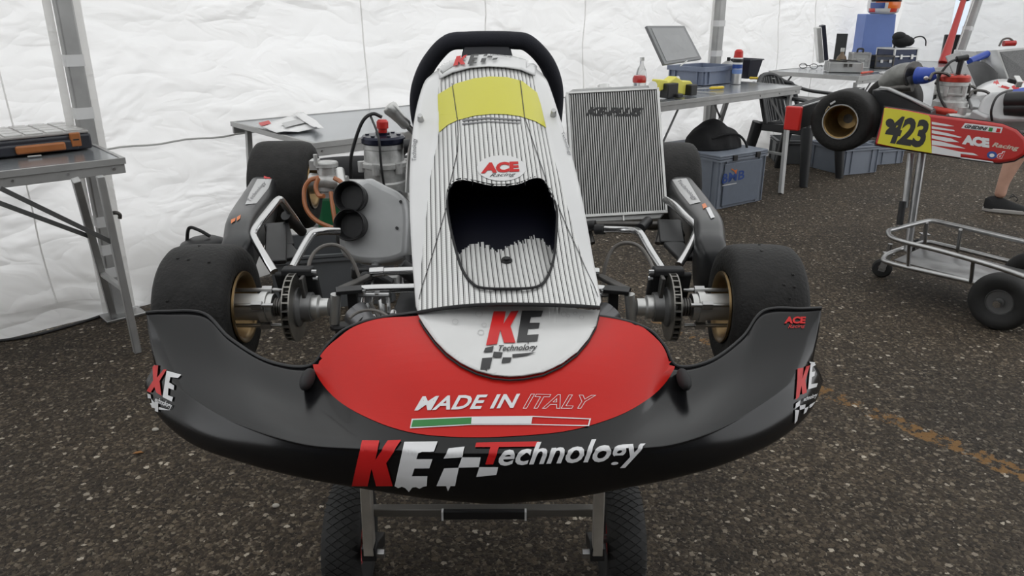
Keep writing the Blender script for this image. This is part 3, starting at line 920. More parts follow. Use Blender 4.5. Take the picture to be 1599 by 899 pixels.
# ---------------- wheels
def tyre_profile(Rr, W, rim):
    return [(rim, 0.006), (rim + .012, -0.001), (Rr * .78, -.004), (Rr * .90, .0), (Rr * .965, .008), (Rr * .99, .02), (Rr, .038), (Rr * 1.003, W / 2), (Rr, W - .038), (Rr * .99, W - .02), (Rr * .965, W - .008), (Rr * .90, W), (Rr * .78, W + .004), (rim + .012, W + .001), (rim, W - .006)]

def wheel(parent, inner, ax, Rr, W, rimr, rimmat, deep=0.05, name='wheel'):
    """inner: centre of the face nearest the kart, ax: direction outwards"""
    inner = Vector(inner); ax = Vector(ax).normalized()
    m = MB(); m.lathe(tyre_profile(Rr, W, rimr), inner, ax, n=64)
    ty = m.build('tyre', RUBBER, parent, sharp=50)
    m = MB()
    m.lathe([(rimr + .007, -.001), (rimr + .006, -.005), (rimr, -.004), (rimr - .006, .004), (rimr - .009, deep * .7), (rimr * .62, deep), (.022, deep + .004), (.022, deep + .012), (rimr * .62, deep + .010), (rimr - .006, W - deep * .5), (rimr - .004, W - .004), (rimr, W + .004), (rimr + .007, W + .001)], inner, ax, n=48)
    rm = m.build('wheel_rim', rimmat, parent, sharp=45)
    return ty, rm

fl_in, fr_in = P(381, 479, 1.445), P(1127, 479, 1.445)
for s_, inner in ((-1, fl_in), (1, fr_in)):
    ax = Vector((s_, 0.0, -0.02))
    ty, rm = wheel(KART, inner, ax, 0.128, 0.134, 0.066, GOLD)
    # marbles of rubber picked up on the tread
    mm = MB()
    for k in range(26):
        a = random.uniform(0, 2 * math.pi); w = random.uniform(.02, .115); r0 = .128
        c = inner + ax.normalized() * w + Vector((0, math.cos(a), math.sin(a))) * r0
        mm.ball(c, .0035, .0035, .0025, n=6, m=4)
    mm.build('rubber_marble', RUBBER, ty, kind='stuff')
    # hub: from the rim inwards
    def at(t, y=0, z=0): return inner - Vector((s_, 0, 0)) * t + Vector((0, y, z))
    m = MB(); m.lathe([(0.0, -.06), (.027, -.06), (.027, .035), (.031, .036), (.031, .050), (.027, .051), (.027, .062), (0, .062)], inner, Vector((-s_, 0, 0)), n=32)
    m.build('hub', ALU, KART, sharp=30)
    for a in range(3):      # wheel studs and tabs
        m = MB()
        g = a * 2 * math.pi / 3 + .6
        c = Vector((0, math.cos(g), math.sin(g))) * .042
        m.tube([at(-.03) + c, at(.072) + c], .0042, n=10)
        m.tube([at(.03) + c, at(.05) + c], .009, n=6)
        m.build('wheel_stud', STEEL, KART)
    m = MB()
    for t in (.064, .069, .074, .079): m.tube([at(t), at(t + .0035)], .019, n=24)
    m.tube([at(.06), at(.09)], .014, n=24)
    m.build('axle_spacer', IRON, KART)
    # brake disc: two rings with vanes between
    dc = .094
    m = MB()
    for o_ in (0, .0135):
        m.lathe([(.038, 0), (.069, 0), (.069, .0025), (.038, .0025)], at(dc + o_), Vector((-s_, 0, 0)), n=48, close=True)
    for a in range(26):
        g = 2 * math.pi * a / 26
        c = Vector((0, math.cos(g), math.sin(g)))
        m.bar(at(dc + .002) + c * .065, at(dc + .014) + c * .065, .003, .008, up=c)
        m.bar(at(dc + .002) + c * .048, at(dc + .014) + c * .048, .0025, .014, up=c)
    m.build('brake_disc', mat('disc_steel', (.26, .25, .23), .35, metal=.8, var=.25), KART, sharp=30)
    m = MB(); m.lathe([(0, dc - .008), (.040, dc - .006), (.040, dc + .02), (.030, dc + .026), (.030, dc + .045), (0, dc + .045)], inner, Vector((-s_, 0, 0)), n=32)
    m.build('disc_carrier', mat('carrier_grey', (.17, .17, .17), .4, metal=.6, var=.2), KART, sharp=30)
    # calliper: black body over the top and back of the disc
    m = MB()
    m.bar(at(dc - .018, .03, .066), at(dc + .044, .03, .066), .03, .016)
    m.bar(at(dc + .026, .03, .062), at(dc + .026, .06, -.02), .018, .05, up=(1, 0, 0))
    m.bar(at(dc - .012, .035, .06), at(dc - .012, .065, -.01), .012, .05, up=(1, 0, 0))
    cal = m.build('brake_calliper', BLACK_MATTE, KART, bevel=.004)
    m = MB()
    for y, z in ((.02, .068), (.026, .052)):
        m.tube([at(dc + .044, y, z), at(dc + .054, y, z)], .0045, n=8)
    m.build('bolt', CHROME, cal)
    m = MB(); m.bar(at(dc + .030, -.005, .066), at(dc + .036, -.005, -.01), .008, .024, up=(0, 1, 0)); m.build('calliper_bracket', IRON, KART, bevel=.002)
    # stub axle and kingpin
    m = MB(); m.lathe([(0, .13), (.022, .13), (.024, .135), (.024, .152), (.018, .156), (.018, .172), (.0, .172)], inner, Vector((-s_, 0, 0)), n=24)
    m.build('stub_axle', ALU, KART, sharp=30)
    kp = at(.188)
    m = MB(); m.tube([kp + Vector((0, -.002, .028)), kp + Vector((s_ * .008, 0, -.035))], .0105, n=18); m.build('kingpin', ALU, KART)
    m = MB()
    m.bar(kp + Vector((0, 0, .034)), kp + Vector((-s_ * .05, .012, .034)), .03, .008)
    m.bar(kp + Vector((s_ * .01, 0, -.042)), kp + Vector((-s_ * .05, .012, -.045)), .03, .008)
    m.bar(kp + Vector((-s_ * .03, .014, .034)), kp + Vector((-s_ * .03, .014, -.045)), .012, .02)
    m.lathe([(.018, -.046), (.018, -.04), (.008, -.04), (.008, -.064), (.0, -.064)], kp, (0, 0, 1), n=14)
    m.build('kingpin_bracket', BLACK, KART, bevel=.001)
    m = MB()
    m.tube([kp + Vector((-s_ * .04, .005, -.005)), kp + Vector((-s_ * .085, -.045, -.045)), kp + Vector((-s_ * .13, -.12, -.075))], .018, n=14)
    m.tube([kp + Vector((-s_ * .03, .0, -.015)), kp + Vector((-s_ * .055, -.02, -.028))], .021, n=14)
    m.build('frame_yoke', mat('frame_grey', (.16, .16, .165), .35, metal=.5), KART)
    # tie rod and steering arm
    m = MB(); m.bar(kp + Vector((-s_ * .0, .02, .028)), kp + Vector((-s_ * .05, .11, .028)), .018, .009); m.build('steering_arm', IRON, KART, bevel=.002)
    m = MB()
    e = kp + Vector((-s_ * .05, .11, .036))
    m.tube([e, e + Vector((-s_ * .03, 0, .002))], .0105, n=12)
    m.tube([e + Vector((-s_ * .03, 0, .002)), e + Vector((-s_ * .22, .015, .004))], .0085, n=14)
    m.build('tie_rod', CHROME, KART)
    m = MB()
    e2 = kp + Vector((-s_ * .028, .035, .022))
    m.tube(catmull([e2, e2 + Vector((-s_ * .04, .0, .004)), e2 + Vector((-s_ * .13, .01, .003)), e2 + Vector((-s_ * .155, .01, .009)), e2 + Vector((-s_ * .24, .012, .012))], 4), .0095, n=12)
    m.build('frame_tube', CHROME, KART)
    m = MB()
    for dx, dz in ((.02, .0), (.03, -.012), (.05, -.006), (.065, -.014)):
        m.tube([e2 + Vector((-s_ * dx, -.012, dz + .006)), e2 + Vector((-s_ * dx, -.012, dz - .008))], .007, n=6)
    m.tube([e2 + Vector((-s_ * .01, -.014, -.004)), e2 + Vector((-s_ * .075, -.014, -.004))], .0045, n=8)
    m.build('nut', STEEL, KART)

# brake hoses
hl = [(484, 446, 1.50), (482, 415, 1.52), (493, 392, 1.55), (514, 382, 1.57), (536, 388, 1.57), (553, 412, 1.56), (566, 446, 1.54), (580, 476, 1.50), (592, 496, 1.45)]
hr = [(941, 455, 1.60), (945, 415, 1.62), (957, 389, 1.64), (976, 379, 1.64), (998, 385, 1.63), (1015, 408, 1.60), (1026, 440, 1.53)]
for h_ in (hl, hr):
    m = MB(); m.tube(catmull([P(*q) for q in h_], 6), .0042, n=8); m.build('brake_hose', CABLE, KART)
m = MB(); m.tube(catmull([P(*q) for q in [(545, 497, 1.33), (560, 487, 1.36), (582, 484, 1.36), (600, 490, 1.33), (612, 500, 1.28)]], 6), .003, n=8); m.build('brake_hose', CABLE, KART)

# ---------------- rear wheels
rl_in, rr_in = P(489, 289, 2.44), P(998, 291, 2.44)
wheel(KART, rl_in, (-1, 0, 0), .14, .172, .068, GOLD)
wheel(KART, rr_in, (1, 0, 0), .14, .172, .068, GOLD)
m = MB(); m.tube([rl_in + Vector((-.06, 0, 0)), rr_in + Vector((.06, 0, 0))], .02, n=18); m.build('rear_axle', STEEL, KART)
for c, s_ in ((rl_in, -1), (rr_in, 1)):
    m = MB(); m.lathe([(.045, -.05), (.045, -.03), (.028, -.028), (.028, .06), (.02, .06)], c, (-s_, 0, 0), n=24); m.build('rear_hub', ALU, KART, sharp=30)
# rear bumper
m = MB()
bp_ = catmull([(-.74, 2.60, .68), (-.70, 2.66, .69), (-.55, 2.69, .70), (-.1, 2.70, .70), (.35, 2.69, .70), (.50, 2.66, .69), (.54, 2.60, .68)], 6)
m.tube(bp_, .065, n=12, flat=1.0); m.build('rear_bumper', BLACK_MATTE, KART)

# ---------------- chassis, tray, seat
m = MB()
for s_ in (-1, 1):
    m.tube(catmull([(-.05 + s_ * .17, 1.06, .615), (-.055 + s_ * .19, 1.25, .625), (-.06 + s_ * .24, 1.45, .63), (-.075 + s_ * .26, 1.7, .63), (-.09 + s_ * .28, 2.1, .63), (-.11 + s_ * .31, 2.45, .66), (-.12 + s_ * .31, 2.58, .68)], 6), .015, n=12)
m.tube([(-.22, 1.06, .615), (.12, 1.06, .615)], .014, n=12)
m.tube([(-.31, 1.5, .63), (.17, 1.5, .63)], .015, n=12)
m.tube([(-.38, 2.3, .64), (.2, 2.3, .64)], .015, n=12)
m.build('chassis_frame', CHROME, KART)
m = MB(); m.box(-.27, .14, 1.1, 1.95, .598, .606); m.build('floor_tray', BLACK, KART, bevel=.002)
m = MB()
prof = [(-.02, .0), (.0, .0), (.0, .0)]
seat_rows = []
for t in np.linspace(0, 1, 14):
    yy = np.interp(t, [0, .25, .5, .75, 1], [1.95, 2.10, 2.26, 2.36, 2.44]); zz = np.interp(t, [0, .25, .5, .75, 1], [.64, .625, .67, .80, .98]); hw = np.interp(t, [0, .4, .8, 1], [.15, .19, .18, .12]); cup = np.interp(t, [0, .3, .7, 1], [.02, .13, .12, .03])
    seat_rows.append([Vector((-.10 + hw * math.sin(a), yy - (0.6 * cup * (1 - math.cos(a)) if t > .5 else 0), zz + cup * (1 - math.cos(a)))) for a in np.linspace(-1.4, 1.4, 15)])
m.grid(seat_rows); m.build('seat', DARKGREY, KART, solid=.006)

# ---------------- side pods with bumper loops
def pod(side):
    if side < 0:
        line = [(411, 297, 2.20), (402, 316, 2.07), (388, 338, 1.93), (376, 362, 1.77), (372, 392, 1.67)]
        wd = [.035, .038, .036, .034, .034]
    else:
        line = [(1063, 297, 2.20), (1076, 316, 2.07), (1091, 338, 1.93), (1105, 362, 1.77), (1108, 392, 1.67)]
        wd = [.035, .038, .038, .037, .036]
    cs = catmull([P(*q) for q in line], 6)
    ws = [float(np.interp(i / (len(cs) - 1), np.linspace(0, 1, 5), wd)) for i in range(len(cs))]
    rows = []
    for c, w in zip(cs, ws):
        hh = w * 1.0
        sec = []
        for a in np.linspace(0, 2 * math.pi, 25)[:-1]:
            ca, sa = math.cos(a), math.sin(a)
            x = w * np.sign(ca) * abs(ca) ** .55
            z = (0.04 if sa > 0 else 0.10) * np.sign(sa) * abs(sa) ** .6
            sec.append(c + Vector((x, 0, z)))
        rows.append(sec)
    def cap(sec, dy):
        c = sum(sec, Vector()) / len(sec)
        return [[c + (p - c) * k + Vector((0, dy * s, 0)) for p in sec] for k, s in ((.02, 1.0), (.55, .93), (.85, .6))]
    rows = cap(rows[0], .05) + rows + cap(rows[-1], -.05)[::-1]
    m = MB(); m.grid(rows, closed=True)
    bv = bvh_of(m)
    p = m.build('side_pod', POD, KART, sharp=60)
    return p, bv
podl, BPL = pod(-1)
podr, BPR = pod(1)
decal('white_label', fill_loops([[(402, 280), (424, 280), (419, 294), (400, 318), (383, 320), (390, 302)]]), None, [BPL], mat('grey_white_label', (.45, .45, .45), .4), podl, off=.0015, step=6)
decal('label_lettering', text2d('Technology', .0, .2), [(385, 314), (411, 284), (417, 287), (393, 317)], [BPL], GREY_LET, podl, off=.003, step=5)
decal('orange_mark', fill_loops([[(361, 344), (368, 341), (367, 346), (361, 350)], [(370, 340), (376, 336), (375, 342), (370, 346)]]), None, [BPL], ORANGE_LET, podl, off=.002, step=6)
decal('orange_mark', fill_loops([[(412, 276), (424, 276), (423, 280), (412, 280)]]), None, [BPL], RED_LET, podl, off=.003, step=6)
decal('white_label', fill_loops([[(1050, 281), (1072, 279), (1082, 296), (1094, 316), (1078, 320), (1062, 300)]]), None, [BPR], mat('grey_white_label', (.45, .45, .45), .4), podr, off=.0015, step=6)
decal('label_lettering', text2d('Technology', .0, .2), [(1062, 281), (1090, 311), (1083, 316), (1056, 284)], [BPR], GREY_LET, podr, off=.003, step=5)
decal('grey_mark', fill_loops([[(1102, 326), (1108, 324), (1116, 340), (1110, 342)]]), None, [BPR], WHITE_LET, podr, off=.002, step=6)
decal('orange_mark', fill_loops([[(1096, 320), (1101, 318), (1104, 324), (1098, 327)]]), None, [BPR], ORANGE_LET, podr, off=.002, step=6)
bl = [(472, 360, 2.0), (456, 336, 1.93), (440, 314, 1.86), (434, 313, 1.84), (425, 323, 1.80), (404, 350, 1.72), (396, 364, 1.70), (398, 374, 1.68), (412, 398, 1.65), (428, 424, 1.62)]
bl2 = [(530, 361, 1.78), (505, 361, 1.76), (490, 364, 1.75), (482, 372, 1.73), (470, 392, 1.69), (456, 418, 1.64)]
br = [(1040, 312, 1.95), (1052, 320, 1.90), (1072, 340, 1.82), (1086, 352, 1.77), (1088, 360, 1.75), (1084, 372, 1.72), (1074, 392, 1.68), (1060, 414, 1.64)]
br2 = [(944, 358, 1.82), (975, 359, 1.80), (994, 361, 1.77), (1002, 368, 1.74), (1016, 392, 1.69), (1034, 420, 1.63)]
for b_ in (bl, bl2, br, br2):
    m = MB(); m.tube(catmull([P(*q) for q in b_], 5), .0095, n=12); m.build('side_bumper_tube', CHROME, KART)
for a, b in (((472, 362, 1.98), (446, 336, 1.90)), ((1000, 357, 1.85), (1012, 345, 1.9)), ((944, 358, 1.82), (930, 358, 1.83))):
    m = MB(); m.tube([P(*a), P(*b)], .013, n=12); m.build('tube_clamp', BLACK, KART)

# pod support brackets and dark inner walls
for s_, pts in ((-1, [(432, 350, 1.9), (440, 385, 1.8), (455, 405, 1.75), (430, 410, 1.7)]), (1, [(1045, 345, 1.9), (1050, 380, 1.8), (1075, 405, 1.72), (1055, 370, 1.85)])):
    m = MB()
    q = [P(*p) for p in pts]
    m.bar(q[0], q[1], .06, .012); m.bar(q[1], q[2], .05, .012); m.bar(q[0], q[3], .05, .012)
    m.build('pod_bracket', BLACK, KART, bevel=.003)

# ---------------- radiator
TL, TR, BR_, BL = P(882, 134, 2.14), P(1029, 137, 2.14), P(1042, 345, 1.99), P(897, 345, 1.99)
xw = (TR - TL).normalized(); up_ = ((TL + TR) - (BL + BR_)).normalized()
xw = (xw - up_ * xw.dot(up_)).normalized()
nz = xw.cross(up_).normalized()      # toward camera?
if nz.y > 0: nz = -nz
W2 = ((TR - TL).length + (BR_ - BL).length) / 2; H2 = ((TL + TR) / 2 - (BL + BR_) / 2).length
cen_ = (TL + TR + BR_ + BL) / 4
RM = Matrix.Identity(4)
for i in range(3): RM[i][0], RM[i][1], RM[i][2], RM[i][3] = xw[i], up_[i], nz[i], cen_[i]
rad_root = MB(RM)
hw, hh = W2 / 2, H2 / 2
rad_root.prism([(-hw, -hh + .02), (-hw + .012, -hh), (hw - .02, -hh), (hw, -hh + .022), (hw, hh - .015), (hw - .015, hh), (-hw + .02, hh), (-hw, hh - .012)], Matrix.Identity(4), -.04)
rad = rad_root.build('radiator', ALU_DULL, KART, bevel=.003, label='silver water radiator with black lettering')
m = MB(RM); m.box(-hw + .007, hw - .007, -hh + .022, hh - .015, -.035, .001); m.build('core_recess', RADDARK, rad)
m = MB(RM)
nf = 38
for i in range(nf):
    x = -hw + .010 + (2 * hw - .020) * i / (nf - 1)
    m.box(x - .0014, x + .0014, -hh + .022, hh - .015, 0, .005)
fins = m.build('cooling_fins', RADFIN, rad, kind='stuff')
m = MB(RM)
for x in (-hw + .0035, hw - .0035): m.box(x - .0035, x + .0035, -hh + .018, hh - .012, -.002, .008)
m.box(-hw, hw, -hh + .014, -hh + .022, -.002, .008); m.box(-hw, hw, hh - .016, hh - .010, -.002, .008)
m.build('core_frame', ALU, rad, bevel=.001)
m = MB(RM); m.box(.005, .009, -hh + .0, -hh + .018, 0, .006); m.build('tank_weld', ALU, rad)
m = MB(RM); m.tube([(-.02, hh, -.02), (-.02, hh + .012, -.02)], .016, n=16); m.box(-.07, -.0, hh, hh + .004, -.03, -.01); m.build('filler_neck', ALU, rad)
m = MB(RM); m.tube([(.11, hh - .004, .004), (.11, hh - .004, .006)], .012, n=18); m.build('tank_badge', ALU, rad)
rp_ = MB(RM); rp_.box(-hw, hw, -hh, hh, .004, .0055)
BVR = bvh_of(rp_)
decal('lettering_radiator', text2d('KE-PLUS', .06, .2), [(919, 167), (1005, 168), (1001, 182), (914, 181)], [BVR], BLACK_LET, rad, off=.0008, step=6, label='black slanted lettering')
m = MB()
for u in (915, 1035):
    m.tube([P(u, 345, 2.0), P(u + (10 if u < 960 else -8), 380, 1.95)], .008, n=10)
m.tube([P(900, 350, 1.97), P(1040, 350, 1.97)], .009, n=10)
m.build('radiator_bracket', IRON, KART)
# water pipe behind
m = MB(); m.tube(catmull([P(930, 352, 1.95), P(880, 350, 1.98), P(780, 300, 2.1), P(640, 270, 2.2)], 6), .014, n=12); m.build('water_hose', BLACK, KART)

# ---------------- engine
EY = 2.22
ec = P(600, 250, EY)
m = MB()
ring = [(.0, -.12), (.062, -.12), (.064, -.06), (.060, -.055), (.060, -.018), (.066, -.016), (.066, -.004), (.058, .0), (.056, .035), (.059, .037), (.059, .05), (0, .05)]
m.lathe(ring, ec, (0, 0, 1), n=40)
for k in range(6):
    g = k * math.pi / 3 + .3
    c = ec + Vector((math.cos(g) * .066, math.sin(g) * .066, -.03))
    m.tube([c, c + Vector((0, 0, .03))], .011, n=10)
m.box(ec.x - .07, ec.x + .09, ec.y - .07, ec.y + .09, ec.z - .25, ec.z - .11)
eng = m.build('engine_block', CAST, KART, sharp=32, label='grey alloy engine cylinder and crankcase')
m = MB(); m.lathe([(0, .05), (.060, .05), (.063, .054), (.063, .066), (.058, .072), (.02, .074), (.02, .08), (0, .08)], ec, (0, 0, 1), n=40)
hd = m.build('cylinder_head', NAVY, KART, sharp=32)
m = MB()
for k in range(6):
    g = k * math.pi / 3
    c = ec + Vector((math.cos(g) * .045, math.sin(g) * .045, .07)); m.tube([c, c + Vector((0, 0, .006))], .006, n=6)
m.build('head_bolt', NAVY, hd)
m = MB(); c = ec + Vector((0, 0, .078)); m.lathe([(.012, 0), (.013, .006), (.013, .012), (.017, .014), (.017, .032), (.012, .038), (0, .039)], c, (.02, 0, 1), n=18)
m.build('spark_plug_cap', mat('red_plug', (.5, .02, .015), .4), KART)
m = MB(); m.tube(catmull([c + Vector((0, 0, .045)), c + Vector((-.025, -.01, .055)), c + Vector((-.055, -.02, .03)), c + Vector((-.09, -.02, -.06)), c + Vector((-.10, -.0, -.13))], 6), .005, n=8); m.build('ignition_lead', BLACK, KART)
m = MB(); m.tube(catmull([c + Vector((-.03, -.01, .05)), c + Vector((0, -.075, 0)), c + Vector((.004, -.08, -.08)), c + Vector((.01, -.07, -.17))], 6), .0035, n=8); m.build('ignition_lead', BLACK, KART)
m = MB(); m.tube(catmull([P(598, 318, 2.1), P(608, 305, 2.12), P(624, 300, 2.12), P(640, 318, 2.1), P(650, 330, 2.1)], 6), .0035, n=8); m.build('engine_cable', BLACK, KART)
m = MB(); m.tube([P(632, 228, 2.2), P(655, 226, 2.2)], .02, n=14); m.build('water_elbow', BLACK, KART)
m = MB(); m.box(ec.x - .16, ec.x + .12, ec.y - .02, ec.y + .16, ec.z - .26, ec.z - .16); m.build('gearbox_cover', DARKGREY, KART, bevel=.02)
m = MB(); m.tube(catmull([ec + Vector((-.02, .08, -.06)), ec + Vector((-.03, .2, -.05)), ec + Vector((.02, .30, .0)), ec + Vector((.12, .36, .02)), ec + Vector((.3, .38, .02))], 6), [.022] * 7 + [.03] * 8 + [.045] * 10, n=16); m.build('exhaust_pipe', IRON, KART)
# carburettor with amber hoses
cc = P(511, 280, 2.12)
m = MB()
m.lathe([(0, .05), (.030, .05), (.033, .046), (.033, .036), (.026, .034), (.026, -.03), (.02, -.034), (.02, -.05), (0, -.05)], cc, (0, .05, 1), n=24)
m.tube([cc + Vector((-.045, -.01, 0)), cc + Vector((.06, -.02, -.005))], .02, n=16)
m.tube([cc + Vector((-.02, -.03, .045)), cc + Vector((-.02, -.03, .075))], .006, n=8)
m.box(cc.x - .042, cc.x - .02, cc.y - .02, cc.y + .02, cc.z + .03, cc.z + .055)
carb = m.build('carburettor', CAST, KART, sharp=32)
for hp in ([(498, 277, 2.07), (483, 282, 2.06), (475, 298, 2.05), (478, 325, 2.03), (495, 345, 2.01), (525, 358, 1.98)], [(522, 278, 2.05), (532, 284, 2.04), (538, 296, 2.02), (530, 300, 2.02)], [(497, 278, 2.06), (493, 292, 2.05), (498, 305, 2.04), (506, 306, 2.03)], [(517, 300, 2.05), (520, 325, 2.02), (525, 356, 1.99)]):
    m = MB(); m.tube(catmull([P(*q) for q in hp], 6), .0062, n=8); m.build('fuel_hose', ORANGE_HOSE, KART)
m = MB(); m.tube([P(530, 265, 2.1), P(536, 300, 2.05)], .013, n=12); m.build('breather_pipe', ALU, KART)
# airbox with two intake trumpets
AB = [(570, 276), (600, 288), (628, 304), (638, 330), (637, 385), (630, 402), (600, 411), (560, 410), (534, 398), (528, 370), (532, 330), (545, 300)]
MA = frame(P(585, 345, 1.90), (1, 0.0, 0), (0, -.93, .36))
ctr = P(585, 345, 1.90)
def pl2(u, v):
    # point on the front plane of the airbox
    n = Vector((0, -.93, .36)).normalized(); d = ray(u, v)
    t = (ctr - CAMP).dot(n) / d.dot(n)
    q = CAMP + d * t
    loc = MA.inverted() @ q
    return (loc.x, loc.y)
out2 = [pl2(*q) for q in AB]
out2 = [(p.x, p.y) for p in catmull([(a, b, 0) for a, b in out2], 3, closed=True)]
m = MB(); m.prism(out2, MA, -.13)
ab = m.build('airbox', AIRBOX, KART, bevel=.018, segs=4, sharp=60, label='grey airbox with two black intake tubes')
for (u, v) in ((553, 309), (553, 352)):
    x, y = pl2(u, v)
    o_ = MA @ Vector((x, y, -.002)); n_ = Vector((-.12, -.93, .30)).normalized()
    m = MB(); m.lathe([(.036, -.02), (.036, .02), (.040, .026), (.041, .042), (.039, .045), (.036, .042), (.033, .02), (.031, .012), (0, .012)], o_, n_, n=36)
    m.build('intake_tube', BLACK, ab, sharp=50)
m = MB(MA)
for (u, v) in ((626, 315), (620, 356)):
    x, y = pl2(u, v); m.tube([(x, y, -.005), (x, y, .006)], .004, n=8)
m.build('airbox_screw', BLACK, ab)
m = MB(); m.bar(P(548, 425, 1.8), P(600, 425, 1.82), .03, .03); m.bar(P(575, 428, 1.75), P(610, 448, 1.75), .035, .035); m.tube([P(571, 434, 1.70), P(571, 434, 1.76)], .016, n=14)
m.bar(P(560, 412, 1.85), P(560, 428, 1.8), .012, .012)
m.build('airbox_mount', BLACK, KART, bevel=.006)
m = MB(); m.tube([P(571, 434, 1.69), P(571, 434, 1.71)], .006, n=12); m.build('bolt', CHROME, KART)
m = MB(); m.box(*sorted((P(598, 430, 1.8).x, P(622, 430, 1.8).x)), 1.78, 1.82, P(600, 452, 1.8).z, P(600, 428, 1.8).z); m.build('master_cylinder', ALU_DULL, KART, bevel=.003)
m = MB(); m.tube([P(626, 415, 1.7), P(660, 440, 1.7)], .02, n=12); m.tube([P(640, 400, 1.75), P(640, 440, 1.72)], .016, n=12); m.build('pedal_bracket', BLACK, KART)
m = MB(); m.tube([P(606, 465, 1.5), P(608, 490, 1.45)], .004, n=8); m.ball(P(614, 489, 1.42), .008, .008, .008); m.tube([P(595, 470, 1.5), P(600, 500, 1.45)], .007, n=8); m.build('steering_knuckle', STEEL, KART)
# gear lever
m = MB(); m.tube([P(660, 222, 1.95), P(632, 192, 1.95)], .0075, n=12); lev = m.build('gear_lever', STEEL, KART)
m = MB(); q0, q1 = P(637, 198, 1.95), P(605, 164, 1.95)
m.tube([q0.lerp(q1, t) for t in (0, .1, .35, .65, .85, .95, 1.0)], [.010, .0145, .0145, .017, .020, .017, .005], n=16); m.build('gear_knob', ALU, lev)
m = MB(); m.tube(catmull([P(648, 210, 1.95), P(640, 240, 2.0), P(636, 300, 2.0)], 4), .007, n=8); m.build('gear_rod', ALU, KART)
# ================================================================ KART STAND under the main kart
STAND = thing('kart_stand', 'steel kart trolley with red-rimmed pneumatic wheels under the foreground kart', 'trolley', (-0.06, 1.8, 0))

def block_tread(parent, c, ax, Rr, W, rimm, hubm, lugs=True):
    c = Vector(c); ax = Vector(ax).normalized()
    h = W / 2
    m = MB()
    m.lathe([(Rr * .42, -h * .55), (Rr * .6, -h * .9), (Rr * .8, -h), (Rr * .93, -h * .86), (Rr * .985, -h * .5), (Rr, 0), (Rr * .985, h * .5), (Rr * .93, h * .86), (Rr * .8, h), (Rr * .6, h * .9), (Rr * .42, h * .55)], c, ax, n=56)
    ty = m.build('tyre', TREAD, parent, sharp=60)
    if lugs:   # diamond blocks of the tread
        e1 = Vector((0, 0, 1)); e2 = ax.cross(e1).normalized()
        m = MB(); n = 44
        for i in range(n):
            for j, w in enumerate((-.66, -.33, 0, .33, .66)):
                g = 2 * math.pi * (i + (.5 if j % 2 else 0)) / n
                rr = Rr * (1 - .055 * (abs(w) * 1.25) ** 2.2)
                da = math.pi / n * .86; dw = .30 * h
                pts = []
                for (a_, b_) in ((0, -1), (1, 0), (0, 1), (-1, 0)):
                    gg = g + da * a_; ww = w * h + dw * b_ * .98
                    r2 = Rr * (1 - .055 * (abs(ww / h) * 1.25) ** 2.2)
                    for k_ in (0.995, 1.017):
                        pts.append(c + ax * ww + (e1 * math.cos(gg) + e2 * math.sin(gg)) * r2 * k_)
                m.add([pts[i_] for i_ in (0, 2, 4, 6, 1, 3, 5, 7)], [(4, 5, 6, 7), (0, 1, 5, 4), (1, 2, 6, 5), (2, 3, 7, 6), (3, 0, 4, 7)])
        m.build('tread_blocks', TREAD, ty, kind='stuff', sharp=20)
    m = MB()
    m.lathe([(Rr * .47, -h * .56), (Rr * .43, -h * .6), (Rr * .40, -h * .45), (Rr * .15, -h * .3), (Rr * .15, -h * .62), (0, -h * .62)], c, ax, n=36)
    m.lathe([(Rr * .47, h * .56), (Rr * .43, h * .6), (Rr * .40, h * .45), (Rr * .15, h * .3), (Rr * .15, h * .62), (0, h * .62)], c, ax, n=36)
    m.lathe([(Rr * .42, -h * .6), (Rr * .42, h * .6)], c, ax, n=36)
    m.build('wheel_rim', rimm, parent, sharp=40)
    return ty

